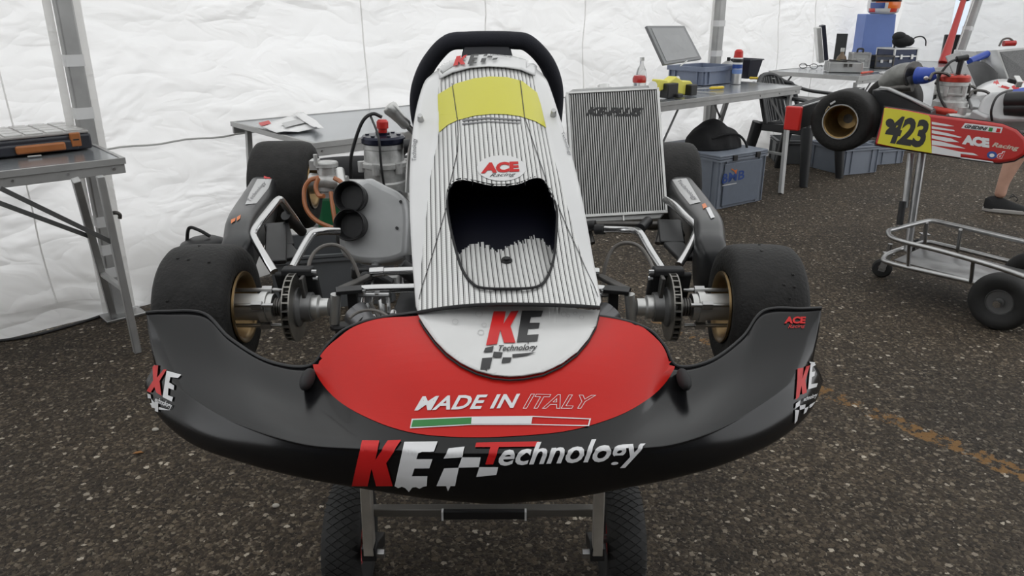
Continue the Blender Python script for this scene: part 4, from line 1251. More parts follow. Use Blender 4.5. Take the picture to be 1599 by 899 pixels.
RIMRED = mat('red_steel_rim', (.40, .015, .015), .35)
wl, wr = Vector((-.362, 1.43, .131)), Vector((.243, 1.43, .131))
for c, s_ in ((wl, -1), (wr, 1)):
    block_tread(STAND, c, (1, 0, 0), .131, .084, RIMRED, STEEL)
sq = mat('zinc_square_tube', (.50, .47, .42), .4, metal=.6, var=.15)
for s_, x in ((-1, wl.x + .066), (1, wr.x - .066)):
    m = MB(); m.bar((x, 1.315, .185), (x - s_ * 0.0, 1.33, .36), .021, .028, up=(0, 1, 0)); m.bar((x, 1.33, .36), (x - s_ * .13, 1.60, .585), .021, .028, up=(0, 1, 0))
    m.build('upright', sq, STAND, bevel=.002)
    m = MB(); m.bar((x, 1.32, .172), (x, 1.32, .205), .030, .034, up=(0, 1, 0)); m.bar((x, 1.32, .18), (x, 1.43, .131), .022, .03, up=(0, 0, 1)); m.build('upright_foot', BLACK, STAND, bevel=.002)
    m = MB(); m.tube([(x - s_ * .008, 1.318, .181), (x - s_ * .03, 1.318, .181)], .010, n=6); m.build('nut', STEEL, STAND)
    m = MB(); m.tube([(x, 1.43, .131), (x + s_ * .12, 1.43, .131)], .010, n=14); m.build('axle_stub', STEEL, STAND)
    # scissor legs towards the back
    x0_, x = x, x - s_ * .13
    m = MB(); m.bar((x0_, 1.34, .37), (x, 2.35, .55), .022, .03); m.bar((x, 2.45, .14), (x, 1.55, .56), .022, .03); m.build('scissor_leg', sq, STAND, bevel=.002)
    m = MB(); m.bar((x, 1.40, .575), (x, 2.45, .575), .026, .03); m.build('top_rail', sq, STAND, bevel=.002)
    # rear castor
    m = MB(); m.lathe([(.02, -.018), (.05, -.018), (.06, -.01), (.06, .01), (.05, .018), (.02, .018)], (x, 2.45, .06), (1, 0, 0), n=28, close=True); m.build('castor_wheel', TREAD, STAND)
    m = MB(); m.bar((x - .024, 2.45, .05), (x - .024, 2.45, .14), .004, .03, up=(1, 0, 0)); m.bar((x + .024, 2.45, .05), (x + .024, 2.45, .14), .004, .03, up=(1, 0, 0)); m.bar((x - .026, 2.45, .14), (x + .026, 2.45, .14), .03, .006); m.tube([(x - .026, 2.45, .06), (x + .026, 2.45, .06)], .006, n=8); m.build('castor_fork', STEEL, STAND)
m = MB(); m.bar((wl.x + .066, 1.345, .268), (wr.x - .066, 1.345, .268), .02, .018); m.build('cross_bar', mat('dark_zinc', (.2, .19, .175), .45, metal=.6), STAND, bevel=.002)
m = MB(); m.bar((-.145, 1.33, .270), (.028, 1.33, .270), .012, .020); nb = m.build('number_box', BLACK, STAND, bevel=.002)
m = MB()
for x in (-.145, .026): m.bar((x, 1.328, .270), (x + .004, 1.328, .270), .013, .021)
m.build('box_end', PAPER, nb)
m = MB(); m.bar((wl.x + .19, 2.3, .575), (wr.x - .19, 2.3, .575), .026, .03); m.build('cross_bar', sq, STAND, bevel=.002)
m = MB(); m.bar((wl.x + .19, 2.45, .15), (wr.x - .19, 2.45, .15), .026, .03); m.build('cross_bar', sq, STAND, bevel=.002)

# ================================================================ LEFT SIDE
TD = Vector((math.cos(R(41)), math.sin(R(41)), 0)); TN = Vector((TD.y, -TD.x, 0))   # along the wall / away from it

def folding_table(name, label, corner, length, depth, H, apron=.034, thick=.022, dirn=-1, legw=.026, legs='splay', shelf=False, seedl=0, legpts=None):
    """corner: front corner on the top, table runs along dirn*TD and back along -TN"""
    c = Vector((corner[0], corner[1], 0))
    t = thing(name, label, 'table', c)
    M_ = Matrix.Identity(4)
    x = TD * dirn; y = -TN
    for i in range(3): M_[i][0], M_[i][1], M_[i][2], M_[i][3] = x[i], y[i], (0, 0, 1)[i], c[i]
    m = MB(M_); m.box(.012, length - .012, .012, depth - .012, H - .010, H - .003); m.build('table_top', ALU_TOP, t)
    m = MB(M_)
    m.box(0, length, 0, .014, H - thick, H); m.box(0, length, depth - .014, depth, H - thick, H)
    m.box(0, .014, .014, depth - .014, H - thick, H); m.box(length - .014, length, .014, depth - .014, H - thick, H)
    m.build('edge_frame', ALU_DULL, t, bevel=.003)
    m = MB(M_)
    m.box(.004, length - .004, .006, .022, H - thick - apron, H - thick); m.box(.004, length - .004, depth - .022, depth - .006, H - thick - apron, H - thick)
    m.build('apron', ALU_DULL, t, bevel=.002)
    m = MB(M_)
    for k in (.035, .16, .30): m.tube([(k * length, .006, H - thick - apron * .4), (k * length, .001, H - thick - apron * .4)], .0045, n=8)
    m.build('rivet', STEEL, t)
    zt = H - thick - apron * .6
    if legpts is None:
        legpts = [((.09, .05), (-.04, -.02)), ((.09, depth - .05), (-.04, depth + .02)), ((length - .09, .05), (length + .04, -.02)), ((length - .09, depth - .05), (length + .04, depth + .02))]
    for (a, b) in legpts:
        m = MB(M_); m.bar((a[0], a[1], zt), (b[0], b[1], 0.0), legw, .026, up=(0, 1, 0)); m.build('leg', ALU_DULL, t, bevel=.003)
    for i in (0, 2):
        if i + 1 < len(legpts):
            (a, b), (a2, b2) = legpts[i], legpts[i + 1]
            k = .62
            p = Vector((a[0] + (b[0] - a[0]) * k, a[1] + (b[1] - a[1]) * k, zt * (1 - k))); q = Vector((a2[0] + (b2[0] - a2[0]) * k, a2[1] + (b2[1] - a2[1]) * k, zt * (1 - k)))
            m = MB(M_); m.bar(p, q, .018, .018); m.build('leg_spreader', ALU_DULL, t, bevel=.002)
    for i, (a, b) in enumerate(legpts):
        sx = 1 if i < 2 else -1
        k = .36
        p = Vector((a[0] + (b[0] - a[0]) * k, a[1] + (b[1] - a[1]) * k, zt * (1 - k)))
        m = MB(M_); m.bar(p, (a[0] + sx * .30, a[1], zt), .006, .016, up=(0, 0, 1)); m.build('folding_brace', mat('brace_grey', (.14, .14, .14), .45, metal=.5), t)
    return t, M_

def loc1(p):
    d = Vector((p.x + 1.405, p.y - 2.785, 0)); return (-d.dot(TD), -d.dot(TN))
LEG1 = [(loc1(PZ(157, 278, .69)), loc1(PZ(215, 550, 0))), (loc1(PZ(119, 284, .69)), loc1(PZ(178, 498, 0))), ((1.1, .05), (1.2, .0)), ((1.1, .55), (1.2, .6))]
t1, TM1 = folding_table('folding_table', 'aluminium folding table with the organizer case at the left edge', (-1.405, 2.785), 1.2, .6, .74, dirn=-1, legpts=LEG1)
m = MB(); m.tube(catmull([P(168, 334, 2.74), P(181, 332, 2.72), P(187, 335, 2.72), P(187, 341, 2.72)], 4), .007, n=8); m.build('leg_latch', IRON, t1)

# organizer case
oc = PZ(146, 232, .74)
OM = Matrix.Identity(4)
ox = -Vector((math.cos(R(43)), math.sin(R(43)), 0)); oy = Vector((ox.y, -ox.x, 0))
if oy.y < 0: oy = -oy
for i in range(3): OM[i][0], OM[i][1], OM[i][2], OM[i][3] = ox[i], oy[i], (0, 0, 1)[i], oc[i]
OC = thing('organizer_case', 'black small-parts organizer case with orange handle and latch on the left table', 'tool case', oc)
CASEBLK = mat('case_black', (.016, .017, .024), .4)
m = MB(OM); m.box(0, .44, 0, .31, .002, .060); m.box(.05, .39, -.012, .02, .004, .044); m.build('case_body', CASEBLK, OC, bevel=.008)
m = MB(OM); m.box(.004, .436, .004, .306, .060, .072)
lidm = mat('lid_translucent', (.30, .29, .28), .25, var=.05)
m.build('lid', lidm, OC, bevel=.005)
m = MB(OM)
for i in range(6):
    for j in range(4):
        m.box(.02 + i * .068, .02 + i * .068 + .058, .016 + j * .072, .016 + j * .072 + .060, .070, .076)
m.build('lid_cell', mat('lid_cell_grey', (.40, .395, .385), .25, var=.06), OC, bevel=.003)
m = MB(OM); m.box(.098, .262, -.028, -.008, .010, .040); m.build('carry_handle', ORANGE, OC, bevel=.007, segs=3)
for x0 in (.040, .385):
    m = MB(OM); m.box(x0, x0 + .036, -.014, .004, .016, .068); lt = m.build('latch', ORANGE, OC, bevel=.004)
    m = MB(OM); m.box(x0 + .008, x0 + .028, -.016, -.012, .040, .045); m.build('latch_slot', BLACK, lt)
# things on the table in front of the case
m = MB(OM); m.bar((.19, -.05, .004), (.235, -.048, .004), .010, .006); tag(m.build('screwdriver_bit', STEEL, bevel=.002), 'small metal bit lying on the left table in front of the organizer case', 'tool')

# cable on the ground, paper, black canister behind the front tyre
m = MB(); m.tube(catmull([PZ(-40, 536, .006), PZ(40, 526, .006), PZ(110, 508, .006), PZ(165, 490, .006), PZ(215, 468, .006), PZ(250, 447, .006), PZ(290, 430, .006)], 8), .006, n=8)
tag(m.build('power_cable', BLACK), 'thin black cable running along the foot of the tent wall', 'cable')
q = PZ(208, 476, .004)
m = MB(); m.grid([[q + Vector((a * .09 - .05, b * .06, .006 + .004 * math.sin(a * 5 + b * 3))) for a in (-1, -.3, .3, 1)] for b in (-1, 0, 1)])
tag(m.build('paper_sheet', PAPER, solid=.001), 'crumpled white sheet on the ground at the foot of the left tent pole', 'paper')
kb = PZ(318, 450, 0); kb = Vector((-1.28, 3.3, 0))
KB = thing('black_canister', 'round black canister with a top handle behind the left front tyre', 'canister', kb)
top = P(318, 372, 3.3).z
m = MB(); m.lathe([(0, .0), (.11, .0), (.115, .02), (.115, top - .05), (.10, top - .02), (.06, top), (0, top)], (P(318, 372, 3.3).x, 3.3, 0), (0, 0, 1), n=32); m.build('canister_body', BLACK, KB)
m = MB(); kx = P(318, 372, 3.3).x
m.tube(catmull([(kx - .08, 3.3, top - .03), (kx - .06, 3.3, top + .045), (kx - .02, 3.3, top + .04), (kx + .03, 3.3, top + .01)], 6), .008, n=8); m.build('canister_handle', BLACK, KB)

# back-left table with papers
cA = PZ(496, 222, .74)
t2, TM2 = folding_table('folding_table', 'aluminium folding table with papers behind the engine', (-.80, 3.10), 1.2, .84, .74, dirn=1, legpts=[((.45, .08), (.42, .05)), ((.06, .78), (.02, .80)), ((1.1, .08), (1.16, .05)), ((1.1, .78), (1.16, .80))])
c0 = PZ(392, 190, .743); 
m = MB()
sh = [PZ(400, 197, .745), PZ(470, 178, .745), PZ(500, 203, .745), PZ(432, 209, .745)]
def sheet(q, n=7, lift=.01, z0=.0, seed=0):
    rows = []
    for i in range(n):
        a = q[0].lerp(q[1], i / (n - 1)); b = q[3].lerp(q[2], i / (n - 1))
        rows.append([a.lerp(b, j / (n - 1)) + Vector((0, 0, z0 + lift * (0.5 + noise.noise(Vector((i * .6, j * .6, seed)))) )) for j in range(n)])
    return rows
m.grid(sheet(sh)); NP = m.build('newspaper', PAPER, solid=.001); tag(NP, 'open white newspaper on the table behind the engine', 'newspaper')
m = MB(); m.grid(sheet([PZ(404, 196, .745), PZ(420, 192, .745), PZ(424, 197, .745), PZ(408, 201, .745)], n=5, lift=.0, z0=.0125)); m.build('red_headline', RED_LET, NP)
m = MB(); m.grid(sheet([PZ(440, 197, .745), PZ(476, 188, .745), PZ(482, 195, .745), PZ(446, 204, .745)], n=5, lift=.0, z0=.014)); m.build('print_block', mat('print_grey', (.5, .5, .5), .6), NP)
m = MB(); m.grid(sheet([PZ(458, 184, .745), PZ(474, 180, .745), PZ(506, 204, .745), PZ(492, 207, .745)], lift=.012, z0=.012, seed=4)); tag(m.build('paper_sheet', PAPER, solid=.001), 'loose white sheet on top of the newspaper', 'paper')

# crate and green canister seen under the engine
def crate(name, label, corner, xd, lx, ly, h, matl, group=None, lidm=None, logo=None, rim=.03, ribs=True, cat='crate'):
    c = Vector((corner[0], corner[1], corner[2] if len(corner) > 2 else 0))
    t = thing(name, label, cat, c, group)
    x = Vector((*xd, 0)).normalized(); y = Vector((-x.y, x.x, 0))
    M_ = Matrix.Identity(4)
    for i in range(3): M_[i][0], M_[i][1], M_[i][2], M_[i][3] = x[i], y[i], (0, 0, 1)[i], c[i]
    w = .005
    m = MB(M_)
    m.box(0, lx, 0, ly, 0.002, .010)
    m.box(0, lx, 0, w, .01, h); m.box(0, lx, ly - w, ly, .01, h); m.box(0, w, w, ly - w, .01, h); m.box(lx - w, lx, w, ly - w, .01, h)
    m.build('crate_body', matl, t, bevel=.002)
    m = MB(M_)
    r = .012
    for z0, z1 in ((h - rim, h - rim * .55), (h - rim * .35, h)):
        m.box(-r, lx + r, -r, 0, z0, z1); m.box(-r, lx + r, ly, ly + r, z0, z1); m.box(-r, 0, 0, ly, z0, z1); m.box(lx, lx + r, 0, ly, z0, z1)
    m.build('crate_rim', matl, t, bevel=.002)
    if ribs:
        for a in (.0, .06, lx - .066, lx - .008):
            for y0 in (-.010, ly):
                m = MB(M_); m.box(a, a + .008, y0, y0 + .01, .01, h - rim); m.build('crate_rib', matl, t)
        for a in (.0, .05, ly - .056, ly - .008):
            for x0 in (-.010, lx):
                m = MB(M_); m.box(x0, x0 + .01, a, a + .008, .01, h - rim); m.build('crate_rib', matl, t)
    if lidm:
        m = MB(M_); m.box(-.014, lx + .014, -.014, ly + .014, h, h + .014); m.build('crate_lid', lidm, t, bevel=.004)
    return t, M_
crate('plastic_crate', 'dark grey plastic crate on the ground seen below the engine', (-1.02, 3.12), (1, .25), .5, .34, .25, GREY_CRATE_D)
gb = P(505, 352, 3.3)
GC = thing('jerry_can', 'green jerry can standing behind the kart engine', 'canister', (gb.x, 3.62, 0))
m = MB(frame((gb.x, 3.62, 0), (1, .2, 0))); m.box(-.10, .10, -.07, .07, .003, .42); m.build('can_body', GREEN, GC, bevel=.025, segs=3)
m = MB(frame((gb.x, 3.62, 0), (1, .2, 0))); m.tube([(-.06, 0, .42), (-.06, 0, .46), (.05, 0, .46), (.05, 0, .42)], .012, n=8); m.tube([(.075, 0, .41), (.085, 0, .46)], .02, n=12); m.build('can_handle', GREEN, GC)
# ================================================================ RIGHT SIDE: work table and what is on it
TH = .72
c1 = PZ(1252, 134, TH)
t3, TM3 = folding_table('folding_table', 'aluminium work table with the open case behind the radiator', (c1.x, c1.y), 1.75, .60, TH, dirn=-1, legw=.042,
    legpts=[((.06, .05), (.36, -.14)), ((.06, .55), (.24, .62)), ((1.66, .05), (1.5, -.1)), ((1.66, .55), (1.5, .65))])
def on3(u, v): return PZ(u, v, TH)

# open blue-grey case with raised lid
cx = TD; cy = -TN
oc = on3(1098, 134)
CASE = thing('plastic_case', 'open slate-blue plastic case with its grey lid raised on the work table', 'case', oc)
CM = Matrix.Identity(4)
for i in range(3): CM[i][0], CM[i][1], CM[i][2], CM[i][3] = cx[i], cy[i], (0, 0, 1)[i], oc[i]
lx, ly, hc = .40, .31, .125
m = MB(CM)
m.box(0, lx, 0, ly, .002, .012)
for b_ in ((0, lx, 0, .005), (0, lx, ly - .005, ly), (0, .005, .005, ly - .005), (lx - .005, lx, .005, ly - .005)): m.box(*b_, .012, hc)
m.build('case_body', CASE_BLUE, CASE, bevel=.003)
m = MB(CM)
for b_ in ((-.016, lx + .016, -.016, .0), (-.016, lx + .016, ly, ly + .016), (-.016, 0, 0, ly), (lx, lx + .016, 0, ly)): m.box(*b_, hc - .028, hc + .004)
m.build('case_rim', CASE_BLUE, CASE, bevel=.004)
for a in (0, .05, lx - .06, lx - .01):
    m = MB(CM); m.box(a, a + .010, -.012, 0, .01, hc - .028); m.build('case_rib', CASE_BLUE, CASE)
for a in (0, .05, ly - .06, ly - .01):
    for x0 in (-.012, lx):
        m = MB(CM); m.box(x0, x0 + .012, a, a + .010, .01, hc - .028); m.build('case_rib', CASE_BLUE, CASE)
# the lid stands up from the left (short) side, leaning back
hin0, hin1 = on3(1040, 118), None
LQ = [P(1038, 101, 5.02), P(1096, 92, 5.42), P(1069, 40, 5.50), P(1010, 40, 5.08)]
lm = MB(); nrm_ = (LQ[1] - LQ[0]).cross(LQ[3] - LQ[0]).normalized()
if nrm_.y > 0: nrm_ = -nrm_
def slab(mb, q, th):
    back = [p - nrm_ * th for p in q]
    mb.add(q + back, [(0, 1, 2, 3), (7, 6, 5, 4), (0, 4, 5, 1), (1, 5, 6, 2), (2, 6, 7, 3), (3, 7, 4, 0)])
slab(lm, LQ, .02)
ld = lm.build('case_lid', mat('lid_frame_grey', (.17, .175, .18), .4), CASE, bevel=.004)
cl_ = sum(LQ, Vector()) / 4
m = MB(); slab(m, [cl_ + (p - cl_) * .85 + nrm_ * .002 for p in LQ], .004); m.build('lid_panel', LID_GREY, ld)
m = MB(); m.tube([P(1062, 103, 5.15), P(1073, 95, 5.2)], .004, n=8); m.build('lid_stay', ALU, CASE)

# clear bottle with red cap band
def bottle(name, label, base, r, h, matl, capm, cat='bottle', neck=.35, caph=.03, band=None):
    t = thing(name, label, cat, base)
    b = Vector(base)
    m = MB(); m.lathe([(0, .001), (r * .9, .001), (r, .01), (r, h * .55), (r * .85, h * .68), (r * neck, h * .85), (r * neck, h)], b, (0, 0, 1), n=24); bo = m.build('bottle_body', matl, t, sharp=60)
    m = MB(); m.lathe([(r * neck + .002, h - .004), (r * neck + .003, h), (r * neck + .003, h + caph), (0, h + caph)], b, (0, 0, 1), n=20); m.build('bottle_cap', capm, t)
    if band:
        m = MB(); m.lathe([(r + .0015, h * .1), (r + .0015, h * .5)], b, (0, 0, 1), n=24); m.build('bottle_label', band, t)
    return t
q = on3(1000, 141)
bottle('water_bottle', 'clear bottle standing behind the radiator left of the open case', (q.x, q.y, TH), .036, .20, CLEAR, PAPER, caph=.018)
q = on3(997, 150)
RB = thing('lidded_jar', 'small round jar with a red lid just above the radiator top edge', 'jar', (q.x, q.y, TH))
m = MB(); m.lathe([(0, .001), (.038, .001), (.040, .005), (.040, .085), (0, .085)], (q.x, q.y, TH), (0, 0, 1), n=24); m.build('jar_body', CLEAR, RB)
m = MB(); m.lathe([(.043, .086), (.044, .11), (.036, .128), (.0, .132)], (q.x, q.y, TH), (0, 0, 1), n=24); m.build('jar_lid', RED, RB)

# yellow cutting tool with black ends
q = on3(1042, 149)
YM = frame((q.x, q.y, TH), TD) @ Matrix.Scale(1.3, 4)
YC = thing('hand_tool', 'yellow plastic tool body with two black blocks on the work table', 'tool', (q.x, q.y, TH))
m = MB(YM)
m.prism([(-.155, .035), (-.155, .09), (-.10, .085), (-.085, .075), (-.03, .098), (.03, .072), (.09, .07), (.115, .05), (.115, .012), (.05, .004), (-.02, .02), (-.1, .04)], frame((0, -.02, 0), (1, 0, 0), (0, -1, 0)), .05)
m.build('tool_body', YELLOW, YC, bevel=.008, segs=3)
m = MB(YM); m.box(-.125, -.045, -.10, -.05, .002, .07); m.box(-.07, -.03, -.12, -.04, .002, .02); m.build('black_block', BLACK, YC, bevel=.006)
m = MB(YM); m.box(.05, .10, -.105, -.05, .002, .055); m.build('black_block', BLACK, YC, bevel=.006)
m = MB(YM); m.tube([(.02, -.02, .075), (.05, -.02, .082)], .012, n=12); m.build('trigger_cover', ALU, YC)
# screwdrivers
def screwdriver(label, a, b, hm, z):
    t = thing('screwdriver', label, 'screwdriver', a)
    a, b = Vector(a), Vector(b); c = a.lerp(b, .38)
    a.z = b.z = c.z = z + .011
    m = MB(); m.tube([a, a.lerp(c, .1), a.lerp(c, .5), a.lerp(c, .85), c], [.007, .011, .009, .0105, .005], n=12); m.build('handle', hm, t)
    m = MB(); m.tube([c, b], .0032, n=8); m.build('shaft', STEEL, t)
    return t
screwdriver('yellow and red screwdriver lying in front of the open case', on3(1130, 139), on3(1070, 142), mat('screwdriver_yellow', (.7, .5, .03), .4), TH)
screwdriver('yellow screwdriver lying beside the dark bin near the table corner', on3(1170, 124), on3(1210, 125), mat('screwdriver_yellow', (.7, .5, .03), .4), TH)
m = MB(); a, b = on3(1084, 144), on3(1118, 147); m.tube([a + Vector((0, 0, .006)), b + Vector((0, 0, .006))], .004, n=8)
tag(m.build('metal_rod', STEEL), 'thin steel rod lying in front of the slate-blue case', 'rod')

# spray cans
def spray(label, base, r, h, body, capm, band=None):
    t = thing('spray_can', label, 'spray can', base)
    b = Vector(base)
    m = MB(); m.lathe([(0, .001), (r, .001), (r, h * .86), (r * .75, h * .93), (r * .4, h * .96), (0, h * .96)], b, (0, 0, 1), n=24); m.build('can_body', body, t, sharp=50)
    m = MB(); m.lathe([(r * .95, h * .88), (r * .9, h * .94), (r * .85, h * 1.08), (r * .5, h * 1.14), (0, h * 1.15)], b, (0, 0, 1), n=24); m.build('can_cap', capm, t)
    if band:
        for k, (z0, z1, mm) in enumerate(band):
            m = MB(); m.lathe([(r + .001, h * z0), (r + .001, h * z1)], b, (0, 0, 1), n=24); m.build('can_label', mm, t)
q = on3(1149, 131)
spray('tall silver and blue spray can with a red cap on the work table', (q.x, q.y, TH), .036, .215, ALU, mat('red_plug', (.5, .02, .015), .4), [(.52, .66, BLUE_LET), (.72, .84, BLACK), (.35, .5, mat('label_blue_pale', (.16, .25, .5), .4))])
q = on3(1135, 123)
t_ = thing('fluid_tin', 'small tin with a red label behind the silver spray can', 'tin', (q.x, q.y, TH))
m = MB(); m.lathe([(0, .001), (.045, .001), (.05, .115), (.046, .12), (.02, .138), (0, .138)], q, (0, 0, 1), n=24); m.build('tin_body', ALU_DULL, t_, sharp=40)
m = MB(); m.lathe([(.051, .045), (.051, .09)], q, (0, 0, 1), n=24); m.build('tin_label', RED, t_)
m = MB(); m.lathe([(.014, .138), (.014, .165), (.0, .165)], q, (0, 0, 1), n=14); m.build('tin_cap', BLACK, t_)

# navy bin
q = on3(1167, 123.5)
BIN = thing('parts_bin', 'tapered navy plastic bin next to the spray cans', 'bin', (q.x, q.y, TH))
BM = frame((q.x, q.y, TH), TD)
m = MB(BM)
b0 = [(0, 0), (.135, 0), (.135, .14), (0, .14)]; b1 = [(-.02, -.02), (.165, -.02), (.165, .16), (-.02, .16)]
hb = .145
rowsb = [[(x * .5 + .034, y * .5 + .035, .002) for x, y in b0], [(x, y, .002) for x, y in b0], [(x, y, hb) for x, y in b1], [(x + (.005 if x < .05 else -.005), y + (.005 if y < .05 else -.005), hb) for x, y in b1], [(x + (.006 if x < .05 else -.006), y + (.006 if y < .05 else -.006), .012) for x, y in b0], [(.067, .07, .012)] * 4]
m.grid(rowsb, closed=True); m.build('bin_body', NAVY_BIN, BIN, bevel=.003)
m = MB(BM); m.tube([(-.024, -.024, hb), (.169, -.024, hb), (.169, .164, hb), (-.024, .164, hb)], .005, n=8, closed=True); m.build('bin_rim', NAVY_BIN, BIN)
m = MB(BM); m.box(.0, .14, .0, .13, .10, .135); tag(m.build('yellow_cloth', mat('dusty_yellow', (.5, .42, .08), .7, var=.2, bump=.4), bevel=.02, segs=3), 'yellow cloth stuffed inside the navy bin', 'cloth')

# grey box with the blue and orange logo, black bag on it
bx = PZ(1117, 328, 0)
bd = (PZ(1184, 314, 0) - bx)
BOX, BXM = crate('storage_box', 'large blue-grey lidded storage box with a blue and orange logo under the work table', (bx.x, bx.y), (bd.x, bd.y), .455, .58, .345, GREY_CRATE, lidm=None, cat='box')
m = MB(BXM); m.box(-.012, .467, -.012, .592, .345, .358); m.build('box_lid', GREY_CRATE, BOX, bevel=.004)
m = MB(BXM)
for x in (.13, .36): m.box(x - .02, x + .02, -.022, -.010, .315, .352)
m.build('lid_clip', BLACK, BOX, bevel=.003)
m = MB(BXM); m.box(.045, .41, -.012, -.006, .02, .30); fp = m.build('front_panel', mat('crate_panel', (.14, .165, .21), .45, var=.05), BOX, bevel=.003)
fpm = MB(BXM); fpm.box(.03, .42, -.0122, -.006, .02, .30); BVX = bvh_of(fpm)
decal('logo_lettering', text2d('BMB', .02, .05), [(1127, 272), (1163, 265), (1162, 279), (1126, 287)], [BVX], BLUE_LET, BOX, off=.001, step=4, label='blue logo lettering')
decal('logo_stroke', fill_loops([[(1141, 264), (1146, 267), (1149, 272), (1151, 264), (1147, 266), (1143, 263)]]), None, [BVX], ORANGE_LET, BOX, off=.002, step=4, label='orange bird-like stroke of the logo')
decal('logo_underline', fill_loops([[(1128, 289), (1150, 285), (1150, 286.5), (1128, 290.5)]]), None, [BVX], WHITE_LET, BOX, off=.001, step=6)
# black bag slumped on the lid
bgc = BXM @ Vector((.21, .26, .358))
BAG = thing('black_bag', 'slumped black cloth bag on the blue-grey storage box', 'bag', bgc)
rows = []
for i in range(17):
    t = i / 16
    x = -.19 + .40 * t
    hgt = np.interp(t, [0, .08, .3, .45, .6, .85, .95, 1], [.01, .10, .155, .19, .16, .12, .07, .008]); wd_ = np.interp(t, [0, .1, .5, .9, 1], [.03, .12, .16, .13, .02])
    rows.append([Vector((x, wd_ * math.cos(a) * (1 + .12 * noise.noise(Vector((i * .5, a, 2)))), max(.002, .002 + hgt * max(0, math.sin(a)) ** .7 * (1 + .22 * noise.noise(Vector((i * .55, a * 1.5, 0))))))) for a in np.linspace(0, 2 * math.pi, 21)[:-1]])
m = MB(frame(bgc, BXM.to_3x3() @ Vector((1, 0, 0)))); m.grid(rows, closed=True); m.build('bag_body', CLOTH_BLACK, BAG, sub=1, sharp=180)
m = MB(frame(bgc, BXM.to_3x3() @ Vector((1, 0, 0)))); m.tube(catmull([(-.12, -.10, .08), (-.02, -.15, .11), (.10, -.14, .09), (.17, -.15, .03), (.18, -.16, -.03)], 6), .008, n=8); m.build('bag_strap', CLOTH_BLACK, BAG)

# ---------------- plastic armchair
ch0 = Vector((2.2, 5.98, 0))
cf = Vector((.64, -.77, 0)).normalized()      # facing
cr_ = Vector((-cf.y, cf.x, 0))                # its left/right axis
CHM = Matrix.Identity(4)
for i in range(3): CHM[i][0], CHM[i][1], CHM[i][2], CHM[i][3] = cr_[i], cf[i], (0, 0, 1)[i], ch0[i]
CH = thing('plastic_armchair', 'dark grey plastic garden armchair beside the work table', 'chair', ch0)
rows = []
for i in range(9):
    y = -.21 + .44 * i / 8
    rows.append([Vector((x, y, .43 - .018 * math.cos(x / .23 * 1.5) + .02 * (i / 8) - (.03 * max(0, (i - 6)) / 2))) for x in np.linspace(-.235, .235, 9)])
m = MB(CHM); m.grid(rows); m.build('seat', CHAIR_M, CH, solid=.012, sub=1)
m = MB(CHM)
m.box(-.24, .24, .20, .225, .36, .43); m.box(-.245, -.225, -.2, .21, .37, .43); m.box(.225, .245, -.2, .21, .37, .43); m.build('seat_apron', CHAIR_M, CH, bevel=.008)
rows = []
for i in range(9):
    t = i / 8
    z = .42 + .34 * t; y = -.20 - .12 * t
    rows.append([Vector((x * (1 - .12 * t * t), y + .07 * (x / .24) ** 2, z - (.10 * (abs(x) / .24) ** 3 if i > 6 else 0) * (i - 6) / 2)) for x in np.linspace(-.24, .24, 13)])
m = MB(CHM)
# slatted back: vertical slats between a frame
m.tube(catmull([rows[0][0], rows[3][0], rows[6][0], rows[8][1], rows[8][4], rows[8][8], rows[8][11], rows[6][12], rows[3][12], rows[0][12]], 6), .018, n=10)
bk = m.build('backrest_frame', CHAIR_M, CH)
for j in range(2, 11):
    m = MB(CHM); m.tube([rows[k][j] for k in range(9)], .0145, n=6); m.build('backrest_slat', CHAIR_M, bk)
m = MB(CHM)
for k in (2, 4, 6): m.tube(rows[k][1:12], .006, n=6)
m.build('backrest_rail', CHAIR_M, bk)
for s_ in (-1, 1):
    m = MB(CHM)
    arm = catmull([(s_ * .20, -.30, .71), (s_ * .245, -.22, .67), (s_ * .27, -.10, .64), (s_ * .275, .08, .63), (s_ * .265, .19, .62), (s_ * .255, .225, .57), (s_ * .25, .225, .43)], 5)
    m.tube(arm, .022, n=10, flat=.6); m.build('armrest', CHAIR_M, CH)
    for y0, y1 in ((.21, .255), (-.20, -.29)):
        m = MB(CHM)
        m.tube([(s_ * .235, y0, .43), (s_ * .245, (y0 + y1) / 2, .22), (s_ * .26, y1, 0.002)], [.046, .040, .030], n=8); m.build('leg', CHAIR_M, CH, sharp=60)

# ---------------- far table with cases
c2 = PZ(1341, 122, TH)
FT0 = Vector((2.86, 6.55, 0))
t4, TM4 = folding_table('folding_table', 'aluminium table crowded with metal cases at the far tent wall', (FT0.x, FT0.y), 2.5, .85, TH, dirn=1, thick=.035, apron=.03, legpts=[((.06, .05), (.03, .02)), ((.06, .8), (.03, .83)), ((2.4, .05), (2.45, .0)), ((2.4, .8), (2.45, .85))])
m = MB(TM4); m.box(.02, .05, .05, .80, .47, .52); m.build('cross_rail', ALU_DULL, t4, bevel=.003)
def on4(u, v): return PZ(u, v, TH)
def at4(u, v, Y): return P(u, v, Y)
FM = lambda q: frame((q.x, q.y, TH), TD)
# spectacles
q = on4(1262, 107)
SG = thing('spectacles', 'dark-framed spectacles lying at the left end of the far table', 'glasses', (q.x, q.y, TH))
gm = frame((q.x, q.y, TH + .022), (.75, -.66, 0))
m = MB(gm)
for x0 in (-.05, .05): m.tube([(x0 + .036 * math.cos(a), 0, .022 * math.sin(a)) for a in np.linspace(0, 2 * math.pi, 15)[:-1]], .003, n=6, closed=True)
m.tube([(-.014, 0, .005), (.014, 0, .005)], .003, n=6); m.build('spectacle_frame', BLACK, SG)
for x0 in (-.086, .086):
    m = MB(gm); m.tube([(x0, 0, .006), (x0 * .9, .12, .004), (x0 * .85, .15, -.012)], .003, n=6); m.build('temple', BLACK, SG)
